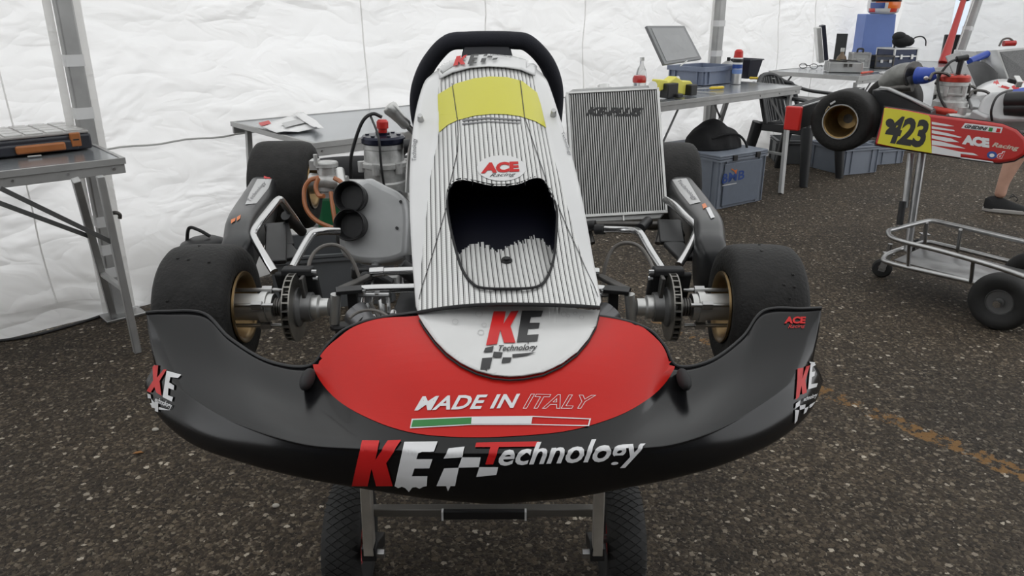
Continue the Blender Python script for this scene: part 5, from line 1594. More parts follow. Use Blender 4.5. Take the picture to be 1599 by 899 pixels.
# open aluminium tool case
q = on4(1291, 113)
AC = thing('aluminium_case', 'open aluminium tool case with its lid standing upright on the far table', 'tool case', (q.x, q.y, TH))
am = frame((q.x, q.y, TH), (.97, -.25, 0))
m = MB(am); m.box(0, .29, 0, .24, .002, .085); m.build('case_base', ALU_DULL, AC, bevel=.006)
m = MB(am); m.box(.012, .278, .012, .228, .08, .087); m.build('case_inside', BLACK, AC)
m = MB(am)
for x0 in (0, .275): m.box(x0 - .002, x0 + .017, -.002, .015, .0, .088)
m.build('corner_guard', ALU, AC, bevel=.002)
m = MB(am); m.box(.13, .16, -.008, 0, .05, .075); m.box(.175, .20, -.008, 0, .05, .075); m.build('latch', IRON, AC)
Lm = am @ Matrix.Translation((-.03, .02, .085)) @ Matrix.Rotation(R(-12), 4, 'Y')
m = MB(Lm); m.box(-.045, 0, -.03, .19, 0, .30); m.build('case_lid', ALU, AC, bevel=.006)
m = MB(Lm); m.box(0, .035, -.02, .18, .012, .31); m.build('lid_lining', NAVY_BIN, AC, bevel=.006)
m = MB(am); m.tube([(.02, .10, .1), (.16, .03, .092)], .006, n=8); m.tube([(.12, .15, .1), (.25, .05, .095)], .005, n=8); m.build('loose_tool', IRON, AC)
# upright dark folder
q = on4(1300, 103)
m = MB(frame((q.x, q.y, TH), (.9, -.3, 0))); m.box(0, .10, 0, .02, .002, .30); FO = m.build('dark_folder', DARKGREY, bevel=.003)
tag(FO, 'dark upright folder behind the open aluminium case', 'folder')
# bottle with yellow label
q = on4(1312, 106)
bottle('oil_bottle', 'short bottle with a yellow label between the metal cases', (q.x, q.y, TH), .045, .15, mat('bottle_brown', (.14, .09, .05), .3), mat('bottle_white', (.5, .5, .48), .4), band=mat('label_yellow', (.5, .47, .03), .4))
# second aluminium case
def alu_case(label, q, xd, l, d, h, body, edge, handle=True):
    t = thing('equipment_case', label, 'case', (q.x, q.y, TH))
    M_ = frame((q.x, q.y, TH), xd)
    m = MB(M_); m.box(.006, l - .006, .006, d - .006, .002, h - .006); m.build('case_shell', body, t, bevel=.004)
    m = MB(M_)
    for x0 in (0, l - .014):
        for y0 in (0, d - .014): m.box(x0, x0 + .014, y0, y0 + .014, .0015, h)
    for z0 in (.0015, h * .55, h - .012):
        for y0 in (0, d - .014): m.box(.014, l - .014, y0, y0 + .014, z0, z0 + .012)
        for x0 in (0, l - .014): m.box(x0, x0 + .014, .014, d - .014, z0, z0 + .012)
    m.build('case_edge', edge, t, bevel=.002)
    m = MB(M_)
    for x0 in (l * .25, l * .7): m.box(x0, x0 + .025, -.008, 0, h * .45, h * .68)
    m.build('latch', ALU, t)
    if handle:
        m = MB(M_); m.tube(catmull([(l * .35, d / 2, h), (l * .37, d / 2, h + .03), (l * .63, d / 2, h + .03), (l * .65, d / 2, h)], 4), .009, n=8); m.build('case_handle', BLACK, t)
    return t
q = on4(1328, 107)
alu_case('closed silver case with dark grip behind the open aluminium case', q, (.95, -.2, 0), .165, .18, .14, ALU_DULL, ALU)
q = on4(1365, 107)
alu_case('low dark grey-blue case in front of the blue board', q, (.95, .1, 0), .19, .16, .115, mat('case_slate', (.05, .06, .09), .4), IRON, handle=False)
q = on4(1393, 106)
alu_case('dark blue case with silver edges on the far table', q, (.9, .25, 0), .27, .25, .175, mat('case_navy', (.014, .025, .07), .4), ALU)
# black camera bag and headset on the blue case
q3 = P(1407, 62, 7.35)
m = MB(); m.ball(q3 + Vector((.01, 0, -.01)), .085, .07, .06, n=18, m=10); m.ball(q3 + Vector((-.02, .0, .025)), .06, .06, .045, n=14, m=8); m.ball(q3 + Vector((.06, .0, -.015)), .06, .06, .045, n=14, m=8)
hb_ = m.build('black_pouch', CLOTH_BLACK); tag(hb_, 'lumpy black pouch lying on the dark blue case', 'pouch')
m = MB(); a_ = P(1422, 68, 7.3); m.tube(catmull([a_, a_ + Vector((.03, 0, .05)), a_ + Vector((.09, 0, .06)), a_ + Vector((.13, 0, .03)), a_ + Vector((.14, 0, -.02))], 6), .006, n=8)
tag(m.build('black_strap', BLACK), 'thin black strap looping over the dark blue case', 'strap')
# papers and small tools on the far table
q = on4(1350, 116); screwdriver('red and yellow handled screwdriver at the front edge of the far table', q + Vector((-.03, 0, 0)), on4(1392, 111), mat('screwdriver_red', (.5, .06, .03), .4), TH)
m = MB(); m.grid(sheet([on4(1372, 113), on4(1398, 111.5), on4(1402, 114), on4(1374, 116)], n=4, lift=.004, z0=.003)); tag(m.build('paper_sheet', mat('paper_grey', (.5, .5, .5), .6), solid=.001), 'grey sheet lying on the far table in front of the cases', 'paper')
m = MB(); q = on4(1422, 110.5); m.tube(catmull([q + Vector((-.15, 0, .012)), q + Vector((-.05, .05, .02)), q + Vector((.05, -.04, .015)), q + Vector((.14, .03, .02)), q + Vector((.05, .06, .02)), q + Vector((-.08, .06, .015))], 6, closed=True), .012, n=8)
tag(m.build('blue_cable', mat('cable_blue', (.02, .035, .11), .5)), 'coiled dark blue cable on the far table', 'cable')

# blue board holding the helmet
Yb = 7.98
bq = [P(1344, 78, Yb), P(1393, 78, Yb), P(1400, 22, Yb), P(1353, 22, Yb)]
BB = thing('blue_container', 'tall flared blue plastic container on the far table below the helmet', 'container', (bq[0].x + .15, Yb, TH))
def ringq(u0, u1, v, dep):
    a, b = P(u0, v, Yb), P(u1, v, Yb)
    return [a, b, b + Vector((.02, dep, 0)), a + Vector((.02, dep, 0))]
m = MB()
zb = TH + .003
r0 = [Vector((p.x, p.y, zb)) for p in ringq(1340, 1392, 82, .26)]
rws = [r0] + [ringq(np.interp(v, [22, 50, 78], [1353, 1349, 1345]), np.interp(v, [22, 50, 78], [1400, 1397, 1393]), v, .26) for v in (78, 64, 50, 36, 22)]
rws = [[sum(r0, Vector()) / 4] * 4] + rws + [[sum(rws[-1], Vector()) / 4] * 4]
m.grid(rws, closed=True); m.build('container_wall', BLUE_BOARD, BB, bevel=.008)
HZ = P(1378, 22, Yb + .12)
HEL = thing('racing_helmet', 'orange, white and blue racing helmet on top of the blue container', 'helmet', HZ)
m = MB(); rows = []
for i in range(15):
    t = i / 14
    z = -.0 + .25 * t
    rr = np.interp(t, [0, .06, .3, .5, .75, .92, 1], [.105, .135, .15, .15, .125, .07, .004])
    rows.append([HZ + Vector((rr * math.cos(a) * 1.0, rr * 1.1 * math.sin(a), z)) for a in np.linspace(0, 2 * math.pi, 33)[:-1]])
m.grid(rows, closed=True)
for k, f in enumerate(m.f):
    i, j = divmod(k, 32)
    a = 2 * math.pi * j / 32
    front = math.sin(a) < .2
    c = 1
    if i < 1: c = 0
    elif i < 3: c = 2 if (j % 8 < 3) else 0
    elif i < 6: c = 3 if 17 <= j <= 21 else (1 if (j > 22) else 0)
    elif i < 8: c = 1 if j > 18 else 0
    m.mi[k] = c
hs = m.build('helmet_shell', [mat('helmet_white', (.6, .6, .6), .3, coat=.4), mat('helmet_orange', (.75, .16, .02), .3, coat=.4), mat('helmet_red', (.6, .05, .03), .3, coat=.4), mat('helmet_blue', (.03, .07, .25), .3, coat=.4)], HEL, sharp=60)
m = MB(); m.grid([[HZ + Vector((.152 * math.cos(a), .167 * math.sin(a), z)) for a in np.linspace(R(195), R(345), 16)] for z in (.115, .14, .165, .185)]); m.build('visor', BLACK_GLOSS, HEL, solid=.004)

# crates under the tables on the right
c_ = PZ(1316, 274, 0)
crate('plastic_crate', 'blue-grey crate under the far table behind the armchair', (c_.x, c_.y), (.93, .36), .33, .40, .22, GREY_CRATE, group=None)
c_ = PZ(1262, 263, 0)
crate('plastic_crate', 'darker grey crate left of the blue-grey one under the far table', (c_.x - .20, c_.y + .20), (.9, -.1), .28, .30, .2, GREY_CRATE_D)
c_ = PZ(1366, 258, 0)
crate('plastic_crate', 'low grey-blue crate under the far table furthest to the right', (c_.x, c_.y), (.95, .32), .28, .36, .14, GREY_CRATE)

# red pole leaning at the opening, dark board behind it
a, b = PZ(1473, 98, TH + .003), P(1506, -4, 8.45)
dv = (b - a); foot = a
RP = thing('red_pole', 'long red pole leaning beside the tent opening', 'pole', foot)
m = MB(); m.tube([a, a.lerp(b, .4), b, b + dv * .6], [.05, .034, .026, .026], n=14); m.build('pole_shaft', RED, RP)
m = MB(); m.tube([b - dv * .02 + Vector((0, 0, 0)), b + dv * .02], .06, n=14); m.build('pole_collar', IRON, RP)
dq = P(1490, 66, 8.75)
m = MB(frame((dq.x, 8.75, 0), (1, -.2, 0))); m.box(-.10, .10, 0, .05, .003, P(1490, 54, 8.75).z); DB = m.build('dark_board', BLACK, bevel=.01); tag(DB, 'dark upright board behind the red pole', 'board')
# ================================================================ SECOND KART on its trolley
W0 = P(1312, 190, 3.65)
kf = Vector((.8, -.6, 0)); kl = Vector((.6, .8, 0))
KM = Matrix.Identity(4)
for i in range(3): KM[i][0], KM[i][1], KM[i][2], KM[i][3] = kf[i], kl[i], (0, 0, 1)[i], W0[i]
K2 = thing('racing_kart', 'red racing kart numbered 423 on a chrome trolley at the right edge', 'kart', KM @ Vector((.5, .6, -.2)))
ty2, rm2 = wheel(K2, W0, kl, .142, .19, .074, mat('bronze_rim', (.22, .145, .06), .35, metal=.8, var=.3), deep=.13)
m = MB(); m.lathe([(0, .137), (.05, .137), (.05, .142), (0, .142)], W0, kl, n=32); m.build('rim_centre', IRON, rm2)
m = MB(); m.lathe([(.076, -.006), (.081, -.006), (.081, .0), (.076, .0)], W0, kl, n=48, close=True); m.build('rim_lip', ALU, rm2)
# sidewall print: an outlined word and a white tick
twm = MB(); twm.lathe(tyre_profile(.142, .19, .074), W0, kl, n=64); BVW = bvh_of(twm)
so = [(1284, 197), (1285, 186), (1289, 172), (1294, 165), (1297, 168), (1291, 182), (1288, 197)]
si = [(1285.5, 196), (1286.3, 186), (1290, 173), (1294, 167), (1295.6, 168.3), (1290, 182), (1287, 196)]
decal('sidewall_print', fill_loops([so, si]), None, [BVW], mat('print_tan', (.45, .36, .22), .5), ty2, off=.001, step=3)
decal('sidewall_tick', fill_loops([[(1296, 161), (1304, 156.5), (1305, 159), (1297, 164)]]), None, [BVW], WHITE_LET, ty2, off=.001, step=3)
wheel(K2, KM @ Vector((0, 1.2, 0)), -kl, .142, .19, .074, GOLD, deep=.11)
wheel(K2, KM @ Vector((1.05, 1.1, -.015)), kl, .128, .13, .066, GOLD)
wheel(K2, KM @ Vector((1.05, .02, -.015)), kl, .128, .13, .066, GOLD)
m = MB(KM); m.tube([(0, .15, 0), (0, 1.05, 0)], .02, n=16); m.build('rear_axle', STEEL, K2)
# rear bumper with a red end
m = MB(KM); m.box(-.25, -.185, .012, 1.2, -.055, .055); bmp = m.build('rear_bumper', BLACK_MATTE, K2, bevel=.008)
m = MB(KM); m.box(-.255, -.18, -.02, .012, -.058, .056); m.build('bumper_end', mat('red_plastic', (.55, .02, .015), .35), bmp, bevel=.006)
m = MB(KM); m.box(-.192, -.184, .02, 1.2, .053, .058); m.build('bumper_top_strip', AIRBOX, bmp)

# side panel with number
pn = (-kl * .97 + Vector((0, 0, .18))).normalized()
pc = KM @ Vector((.30, -.03, -.01))
PM = Matrix.Identity(4)
py = (Vector((0, 0, 1)) - pn * pn.z).normalized(); px_ = py.cross(pn).normalized()
for i in range(3): PM[i][0], PM[i][1], PM[i][2], PM[i][3] = px_[i], py[i], pn[i], pc[i]
PMI = PM.inverted()
def onp(u, v):
    d = ray(u, v); t = (pc - CAMP).dot(pn) / d.dot(pn)
    q = PMI @ (CAMP + d * t); return (q.x, q.y)
ol = [(1380, 166), (1415, 171), (1452, 178), (1500, 184), (1540, 189), (1566, 193), (1588, 202), (1602, 216), (1606, 228), (1600, 242), (1584, 251), (1560, 255), (1520, 250), (1454, 240), (1400, 231), (1365, 226), (1369, 212), (1375, 192)]
ol2 = [onp(*q) for q in ol]
m = MB(); m.prism(ol2, PM, -.07)
sp_ = m.build('side_panel', [RED], K2, bevel=.012, segs=3, sharp=50, label='red side panel with a yellow number plate')
m = MB(); c0 = Vector((sum(a for a, b in ol2) / len(ol2), sum(b for a, b in ol2) / len(ol2)))
m.tube([PM @ Vector((c0.x + (a - c0.x) * 1.0, c0.y + (b - c0.y) * 1.0, -.012)) for a, b in ol2], .004, n=6, closed=True); m.build('panel_edge', BLACK, sp_)
pm_ = MB(); pm_.prism(ol2, PM, -.07); BVP = [bvh_of(pm_)]
decal('number_plate', fill_loops([[(1381, 168), (1416, 173), (1450, 180), (1453, 184), (1453, 212), (1455, 239), (1410, 232), (1370, 224), (1374, 210), (1378, 190)]]), None, BVP, mat('yellow_plate', (.58, .53, .02), .35), sp_, off=.001, step=10)
dg = mat('digit_black', (.008, .008, .008), .4)
decal('number_digits', text2d('423', .042, .12, spacing=.95), [(1391, 179), (1452, 188), (1444, 232), (1378, 222)], BVP, dg, sp_, off=.002, step=8, label='black digits 423')
decal('digit_patch', fill_loops([[(1390 + 7 * math.cos(a), 192 + 7 * math.sin(a)) for a in np.linspace(0, 6, 12)]]), None, BVP, dg, sp_, off=.0022, step=8)
stk = [[(1455, 190), (1478, 194), (1490, 197), (1478, 197), (1455, 194)], [(1455, 197), (1490, 203), (1491, 205), (1455, 201)], [(1455, 203), (1480, 208), (1502, 214), (1498, 215), (1455, 208)], [(1455, 211), (1485, 216), (1498, 222), (1478, 221), (1455, 216)], [(1455, 219), (1470, 221), (1500, 229), (1508, 232), (1480, 229), (1455, 226)], [(1455, 227), (1500, 237), (1500, 246), (1455, 239)], [(1500, 237), (1520, 239), (1528, 243), (1500, 240)], [(1500, 245), (1550, 252), (1552, 254), (1500, 247)]]
decal('white_streaks', fill_loops(stk), None, BVP, WHITE_LET, sp_, off=.001, step=12)
decal('sponsor_strip', fill_loops([[(1507, 192), (1566, 199), (1563, 208), (1501, 200)]]), None, BVP, WHITE_LET, sp_, off=.001, step=10)
decal('sponsor_lettering', text2d('GHIDINI', .05, .2), [(1508, 194), (1543, 198.5), (1540, 204), (1505, 199.5)], BVP, BLACK_LET, sp_, off=.002, step=5)
decal('flag_green', fill_loops([[(1545, 199), (1551, 199.6), (1549, 205.5), (1543, 204.8)]]), None, BVP, GREEN_LET, sp_, off=.002, step=8)
decal('flag_red', fill_loops([[(1557, 200.3), (1563, 201), (1561, 207), (1555, 206.2)]]), None, BVP, RED_LET, sp_, off=.002, step=8)
decal('team_lettering', text2d('ACE', .08, .0), [(1504, 210), (1545, 216), (1545, 231), (1502, 225)], BVP, WHITE_LET, sp_, off=.0015, step=6, label='white bold lettering')
decal('script_lettering', text2d('Racing', .03, .25), [(1551, 222), (1592, 228), (1590, 237), (1548, 231)], BVP, mat('tan_letter', (.5, .42, .34), .4), sp_, off=.0015, step=5)
decal('round_emblem', fill_loops([[(1549 + 8 * math.cos(a), 242 + 6 * math.sin(a)) for a in np.linspace(0, 6, 14)]]), None, BVP, BLUE_LET, sp_, off=.0015, step=6)
decal('round_emblem', fill_loops([[(1549 + 4 * math.cos(a), 242.5 + 2.8 * math.sin(a)) for a in np.linspace(0, 6, 12)]]), None, BVP, WHITE_LET, sp_, off=.0025, step=6)
decal('emblem_letter', text2d('d', .08, .2), [(1558, 236), (1570, 236), (1567, 248), (1556, 247)], BVP, WHITE_LET, sp_, off=.0018, step=4)
decal('emblem_letter', text2d('d', .02, .2), [(1559, 237.5), (1569, 237.5), (1566, 247), (1557, 246.5)], BVP, RED_LET, sp_, off=.0026, step=4)

# grey bodywork wedge behind the panel
m = MB(); top = [P(1362, 140, 3.75), P(1386, 141, 3.72), P(1420, 156, 3.62), P(1454, 174, 3.5), P(1454, 204, 3.5), P(1362, 215, 3.75)]
back = [p + kl * .12 for p in top]
m.add(top + back, [(0, 1, 2, 3, 4, 5), (11, 10, 9, 8, 7, 6)] + [(i, (i + 1) % 6, 6 + (i + 1) % 6, 6 + i) for i in range(6)])
m.build('chain_guard', DARKGREY, K2, bevel=.006)
m = MB(); ridge = [P(1372, 137.5, 3.74), P(1386, 139, 3.70), P(1420, 154.5, 3.60), P(1455, 172, 3.48)]
m.grid([[p, p + kl * .035 + Vector((0, 0, .003))] for p in ridge]); m.build('guard_top', mat('light_grey_plastic', (.33, .33, .33), .4), K2, solid=.006)
# exhaust silencer, blue hose
m = MB(); ex = catmull([P(1384, 134, 4.05), P(1394, 126, 4.02), P(1410, 118, 3.98), P(1428, 116, 3.92)], 5)
m.tube(ex, [.05 + .012 * math.sin(i / len(ex) * 3) for i in range(len(ex))], n=20); exo = m.build('exhaust_silencer', mat('exhaust_grey', (.2, .2, .19), .45, metal=.5, var=.3), K2)
m = MB(); m.tube([P(1425, 117, 3.93), P(1428, 117, 3.92)], .065, n=20); m.tube([P(1386, 139, 4.0), P(1425, 136, 3.9)], .022, n=12); m.build('exhaust_clamp', IRON, exo)
m = MB(); m.tube(catmull([P(1432, 118, 3.9), P(1440, 118, 3.88), P(1450, 117, 3.85), P(1460, 114, 3.84)], 4), [.042, .042, .041, .04, .04, .04, .039, .038, .036, .034, .033, .03, .03], n=18); bh = m.build('blue_hose', BLUE, K2)
m = MB(); m.ball(P(1446, 122, 3.80), .012, .006, .010); m.build('hose_clip', ALU, bh)
# engine
e2 = P(1484, 158, 3.73)
zt = P(1484, 127, 3.73).z
m = MB(); hgt = zt - e2.z
m.lathe([(0, -.10), (.075, -.10), (.075, .0), (.062, .01), (.062, hgt * .35), (.07, hgt * .36), (.07, hgt * .44), (.058, hgt * .46), (.060, hgt * .8), (.066, hgt * .82), (.066, hgt), (0, hgt)], e2, (0, 0, 1), n=36)
for k in range(5):
    g = k * 1.26; c = e2 + Vector((math.cos(g) * .066, math.sin(g) * .066, hgt * .3)); m.tube([c, c + Vector((0, 0, hgt * .5))], .012, n=8)
m.box(e2.x - .09, e2.x + .09, e2.y - .07, e2.y + .07, e2.z - .14, e2.z - .03)
m.build('engine_block', CAST, K2, sharp=32)
m = MB(); m.lathe([(.066, hgt), (.068, hgt + .003), (.068, hgt + .022), (.060, hgt + .030), (.03, hgt + .03), (.025, hgt + .024), (0, hgt + .024)], e2, (0, 0, 1), n=36)
hd2 = m.build('cylinder_head', mat('red_anodised', (.42, .035, .02), .4, metal=.3, var=.3), K2, sharp=32)
m = MB()
for k in range(6):
    g = k * math.pi / 3; c = e2 + Vector((math.cos(g) * .045, math.sin(g) * .045, hgt + .028)); m.tube([c, c + Vector((0, 0, .008))], .007, n=6)
m.build('head_bolt', STEEL, hd2)
m = MB(); c = e2 + Vector((.012, 0, hgt + .03)); m.tube([c, c + Vector((0, 0, .035)), c + Vector((.004, 0, .075))], [.010, .012, .013], n=12); m.tube([c + Vector((-.02, 0, .07)), c + Vector((.03, 0, .078))], .014, n=10); m.build('spark_plug_cap', BLACK, K2)
m = MB(); m.tube(catmull([c + Vector((-.02, 0, .07)), c + Vector((-.06, -.01, .05)), c + Vector((-.10, -.02, -.02)), c + Vector((-.09, -.05, -.10)), c + Vector((-.05, -.08, -.17))], 6), .006, n=8); m.build('ignition_lead', BLACK, K2)
m = MB(); m.box(e2.x - .11, e2.x - .0, e2.y - .10, e2.y - .03, e2.z - .08, e2.z - .035); m.tube([e2 + Vector((-.12, -.08, -.03)), e2 + Vector((-.03, -.10, -.045))], .02, n=10); m.build('engine_mount', mat('red_anodised', (.42, .035, .02), .4, metal=.3, var=.3), K2, bevel=.006)
m = MB()
for k in range(5):
    a = e2 + Vector((-.14 + .05 * k, -.04 + .03 * (k % 2), hgt + .01 - .02 * k)); m.tube(catmull([a, a + Vector((.03, .02, .03)), a + Vector((.09, .0, .02)), a + Vector((.10, .02, -.04))], 4), .007, n=6)
m.build('wiring', IRON, K2)
m = MB(); cb = P(1500, 185, 3.55); m.tube([cb + Vector((-.06, 0, 0)), cb + Vector((.07, 0, .005))], .022, n=14); m.tube([cb, cb + Vector((0, 0, .05))], .018, n=12); m.ball(cb + Vector((.09, 0, .005)), .03, .02, .018); m.build('carburettor', CAST, K2)
# sloping grey strut, seat, radiator
m = MB(); m.bar(P(1502, 118, 3.85), P(1526, 170, 3.65), .05, .02, up=(0, -1, 0)); m.build('seat_stay', AIRBOX, K2, bevel=.004)
m = MB(); m.bar(P(1488, 84, 4.0), P(1512, 140, 3.9), .075, .012, up=(0, -1, 0)); m.build('seat_plate', mat('light_grey_plastic', (.33, .33, .33), .4), K2, bevel=.004)
m = MB(); sr = []
for t in np.linspace(0, 1, 9):
    v = 96 + t * 50
    row = []
    for a in np.linspace(0, 1, 9):
        u = 1504 + (1558 - 1504) * a + 6 * t
        row.append(P(u, v + 14 * abs(a - .42) ** 2 * 4 * (1 - t), 3.98 - .10 * t + .08 * math.sin(a * math.pi)))
    sr.append(row)
m.grid(sr); m.build('seat', mat('seat_shell', (.03, .03, .031), .5, var=.2), K2, solid=.01)
rq = [P(1556, 78, 4.12), P(1618, 72, 4.18), P(1640, 138, 4.05), P(1578, 138, 4.05)]
rn = (rq[1] - rq[0]).cross(rq[3] - rq[0]).normalized()
if rn.y > 0: rn = -rn
def slab2(q, th, inset=0, off=0):
    c = sum(q, Vector()) / 4
    f = [c + (p - c) * (1 - inset) + rn * off for p in q]; b = [p - rn * th for p in f]
    mb = MB(); mb.add(f + b, [(0, 1, 2, 3), (7, 6, 5, 4), (0, 4, 5, 1), (1, 5, 6, 2), (2, 6, 7, 3), (3, 7, 4, 0)]); return mb
r2 = slab2(rq, .045).build('radiator', ALU_DULL, K2, bevel=.004)
slab2(rq, .004, .12, .003).build('radiator_core', mat('core_grey', (.12, .12, .12), .5, metal=.3, var=.3, vscale=200), r2)
m = MB(); m.add([rq[0], rq[3], rq[3] + Vector((-.045, .05, 0)), rq[0] + Vector((-.07, .06, -.01))], [(0, 1, 2, 3)]); m.build('radiator_side', AIRBOX, r2, solid=.004)
m = MB(); c = P(1576, 68, 4.15); m.tube([c + Vector((-.03, 0, 0)), c + Vector((.03, 0, .002))], .014, n=10); m.build('radiator_cap', RED, r2)
m = MB(); m.tube(catmull([P(1560, 72, 4.15), P(1566, 62, 4.15), P(1576, 60, 4.15), P(1584, 66, 4.15)], 5), .005, n=8); m.build('overflow_hose', CABLE, r2)
m = MB(); m.tube([P(1514, 96, 4.1), P(1542, 84, 4.15)], .018, n=12); m.build('blue_strut', BLUE, K2)
m = MB(); m.bar(P(1490, 82, 4.25), P(1542, 86, 4.3), .012, .03, up=(0, 0, 1)); m.build('white_bar', WHITE_P, K2, bevel=.003)
# white, red and blue nose panel behind the airbox
m = MB(); rows = []
up_px = [(1514, 149), (1524, 138), (1540, 129), (1560, 124), (1580, 125), (1610, 128), (1650, 132)]
lo_px = [(1516, 152), (1530, 150), (1548, 148), (1566, 147), (1590, 148), (1615, 150), (1655, 152)]
for (a, b) in zip(up_px, lo_px):
    p, q = P(*a, 3.86), P(*b, 3.70)
    rows.append([p + Vector((0, .10, -.05)), p, (p + q) / 2 + Vector((0, -.02, .012)), q, q + Vector((0, 0, -.05))])
cs = [catmull([r_[j] for r_ in rows], 4) for j in range(5)]
m.grid([[cs[j][i] for j in range(5)] for i in range(len(cs[0]))])
np2 = m.build('nose_panel', WHITE_P, K2, solid=.004); BVN2 = [bvh_of(m)]
decal('red_stripe', fill_loops([[(1550, 125), (1557, 125), (1561, 132), (1577, 137), (1574, 140), (1558, 136)], [(1579, 136), (1592, 126), (1599, 128), (1590, 139), (1582, 140)]]), None, BVN2, RED_LET, np2, off=.002, step=6)
decal('blue_patch', fill_loops([[(1575, 141), (1592, 138), (1620, 134), (1620, 148), (1590, 147)]]), None, BVN2, BLUE, np2, off=.002, step=6)
m = MB(); m.bar(P(1574, 125, 3.7), P(1594, 130, 3.68), .03, .02); m.build('panel_bracket', BLACK, K2, bevel=.004)
m = MB(); m.bar(P(1586, 122, 3.72), P(1592, 132, 3.66), .025, .03); m.build('panel_bracket', ALU, K2, bevel=.004)
# grey airbox at the right edge
ab2 = [(1530, 160), (1536, 150), (1548, 143), (1570, 141), (1600, 144), (1625, 150), (1625, 186), (1600, 190), (1560, 190), (1532, 184), (1526, 172)]
ap = P(1570, 165, 3.42)
AM2 = frame(ap, (.8, -.6, 0), (-.5, -.75, .4))
def on_plane(M_, u, v):
    n = M_.to_3x3() @ Vector((0, 0, 1)); o = M_.to_translation(); d = ray(u, v)
    q = M_.inverted() @ (CAMP + d * ((o - CAMP).dot(n) / d.dot(n))); return (q.x, q.y)
m = MB(); m.prism([on_plane(AM2, *q) for q in ab2], AM2, -.13); abx = m.build('airbox', AIRBOX, K2, bevel=.014, segs=3, sharp=50)
m = MB(); m.tube(catmull([P(1549, 190, 3.39), P(1548, 172, 3.38), P(1556, 152, 3.39), P(1570, 143, 3.42), P(1580, 141, 3.47)], 5), .005, n=8); m.build('airbox_strap', BLACK, abx)
for v in (156, 168):
    o_ = P(1592, v, 3.38)
    m = MB(); m.lathe([(.036, -.05), (.036, .03), (.033, .034), (.030, .03), (.030, -.02), (0, -.02)], o_, (.6, -.75, .1), n=24); m.build('intake_tube', BLACK, abx, sharp=50)
m = MB(); m.bar(P(1520, 178, 3.5), P(1545, 190, 3.42), .05, .05); m.build('airbox_base', AIRBOX, abx, bevel=.01)
# chassis
m = MB(KM)
for y in (.28, .85): m.tube([(-.1, y, -.07), (1.3, y, -.10)], .015, n=10)
for x in (.1, .55, 1.05): m.tube([(x, .15, -.08), (x, 1.0, -.08)], .015, n=10)
m.build('chassis_frame', CHROME, K2)
m = MB(); m.tube([P(1590, 244, 3.2), P(1620, 240, 3.15)], .010, n=10); m.build('panel_bar', CHROME, K2)

# ---------------- trolley of the second kart
TR_ = thing('kart_trolley', 'chrome kart trolley with a tray and black wheels under the red kart', 'trolley', PZ(1480, 430, 0))
def loop(px, z, r_, name, matl, closed=True):
    m = MB(); m.tube(catmull([PZ(u, v, z) for u, v in px], 5, closed=closed), r_, n=10, closed=closed); return m.build(name, matl, TR_)
up_l = [(1387, 362), (1400, 357), (1440, 347), (1456, 345), (1478, 349), (1560, 368), (1670, 395), (1700, 415), (1690, 450), (1650, 449), (1560, 418), (1470, 392), (1400, 374)]
lo_l = [(1380, 402), (1392, 394), (1432, 381), (1448, 378), (1470, 382), (1560, 404), (1680, 436), (1690, 470), (1665, 478), (1530, 443), (1460, 427), (1388, 410)]
# lower frame and tray
loop(up_l, .30, .011, 'upper_rail', STEEL)
loop(lo_l, .17, .011, 'lower_rail', STEEL)
tq = [PZ(1396, 406, .165), PZ(1446, 384, .165), PZ(1680, 442, .165), PZ(1650, 470, .165)]
m = MB(); m.add(tq, [(0, 1, 2, 3)]); m.build('tray', mat('tray_grey', (.30, .30, .30), .35, metal=.4, var=.25, vscale=8), TR_, solid=.004)
for a in ((1447, 347, .30, 1444, 380, .17), (1500, 358, .30, 1495, 392, .17), (1520, 405, .30, 1516, 440, .17), (1420, 380, .30, 1418, 417, .17)):
    m = MB(); m.tube([PZ(*a[:3]), PZ(*a[3:])], .008, n=10); m.build('rail_post', STEEL, TR_)
pt, pb_ = P(1440, 238, 3.55), PZ(1417, 392, .17)
m = MB(); m.tube([pt, pb_], .018, n=14); m.build('lift_post', STEEL, TR_)
pt2 = pt + (pb_ - pt) * .02 + Vector((-.035, .03, 0))
m = MB(); m.tube([pt2, pt2.lerp(pb_, .55) + Vector((-.02, 0, 0))], .015, n=14); m.build('lift_post', STEEL, TR_)
m = MB(); q0 = pt2.lerp(pb_, .48) + Vector((-.035, -.01, 0)); m.tube([q0, q0 + (pb_ - pt) * .24], .015, n=12); m.build('grip', BLACK, TR_)
m = MB(); m.bar(KM @ Vector((.1, .35, -.11)), KM @ Vector((1.2, .35, -.13)), .03, .03); m.bar(KM @ Vector((.1, .8, -.11)), KM @ Vector((1.2, .8, -.13)), .03, .03); m.bar(pt, KM @ Vector((.35, .8, -.12)), .03, .03); m.build('kart_cradle', CHROME, TR_, bevel=.004)
p_ = PZ(1640, 395, .30); m = MB(); m.tube([p_, Vector((p_.x + .02, p_.y + .1, .62))], .018, n=12); m.build('lift_post', STEEL, TR_)
# big wheel towards the camera, hub visible
tw = (PZ(1440, 378, .17) - PZ(1385, 405, .17)); tw.z = 0; tw.normalize()
wcn = PZ(1574, 462, .12) - tw * .09
block_tread(TR_, wcn, tw, .120, .075, mat('grey_hub', (.12, .12, .12), .45, metal=.3), STEEL, lugs=False)
m = MB(); m.tube([wcn - tw * .05, wcn + tw * .45], .011, n=12); m.tube([wcn - tw * .056, wcn - tw * .045], .016, n=6); m.build('axle', CHROME, TR_)
block_tread(TR_, wcn + tw * .42, tw, .120, .075, mat('grey_hub', (.12, .12, .12), .45, metal=.3), STEEL, lugs=False)
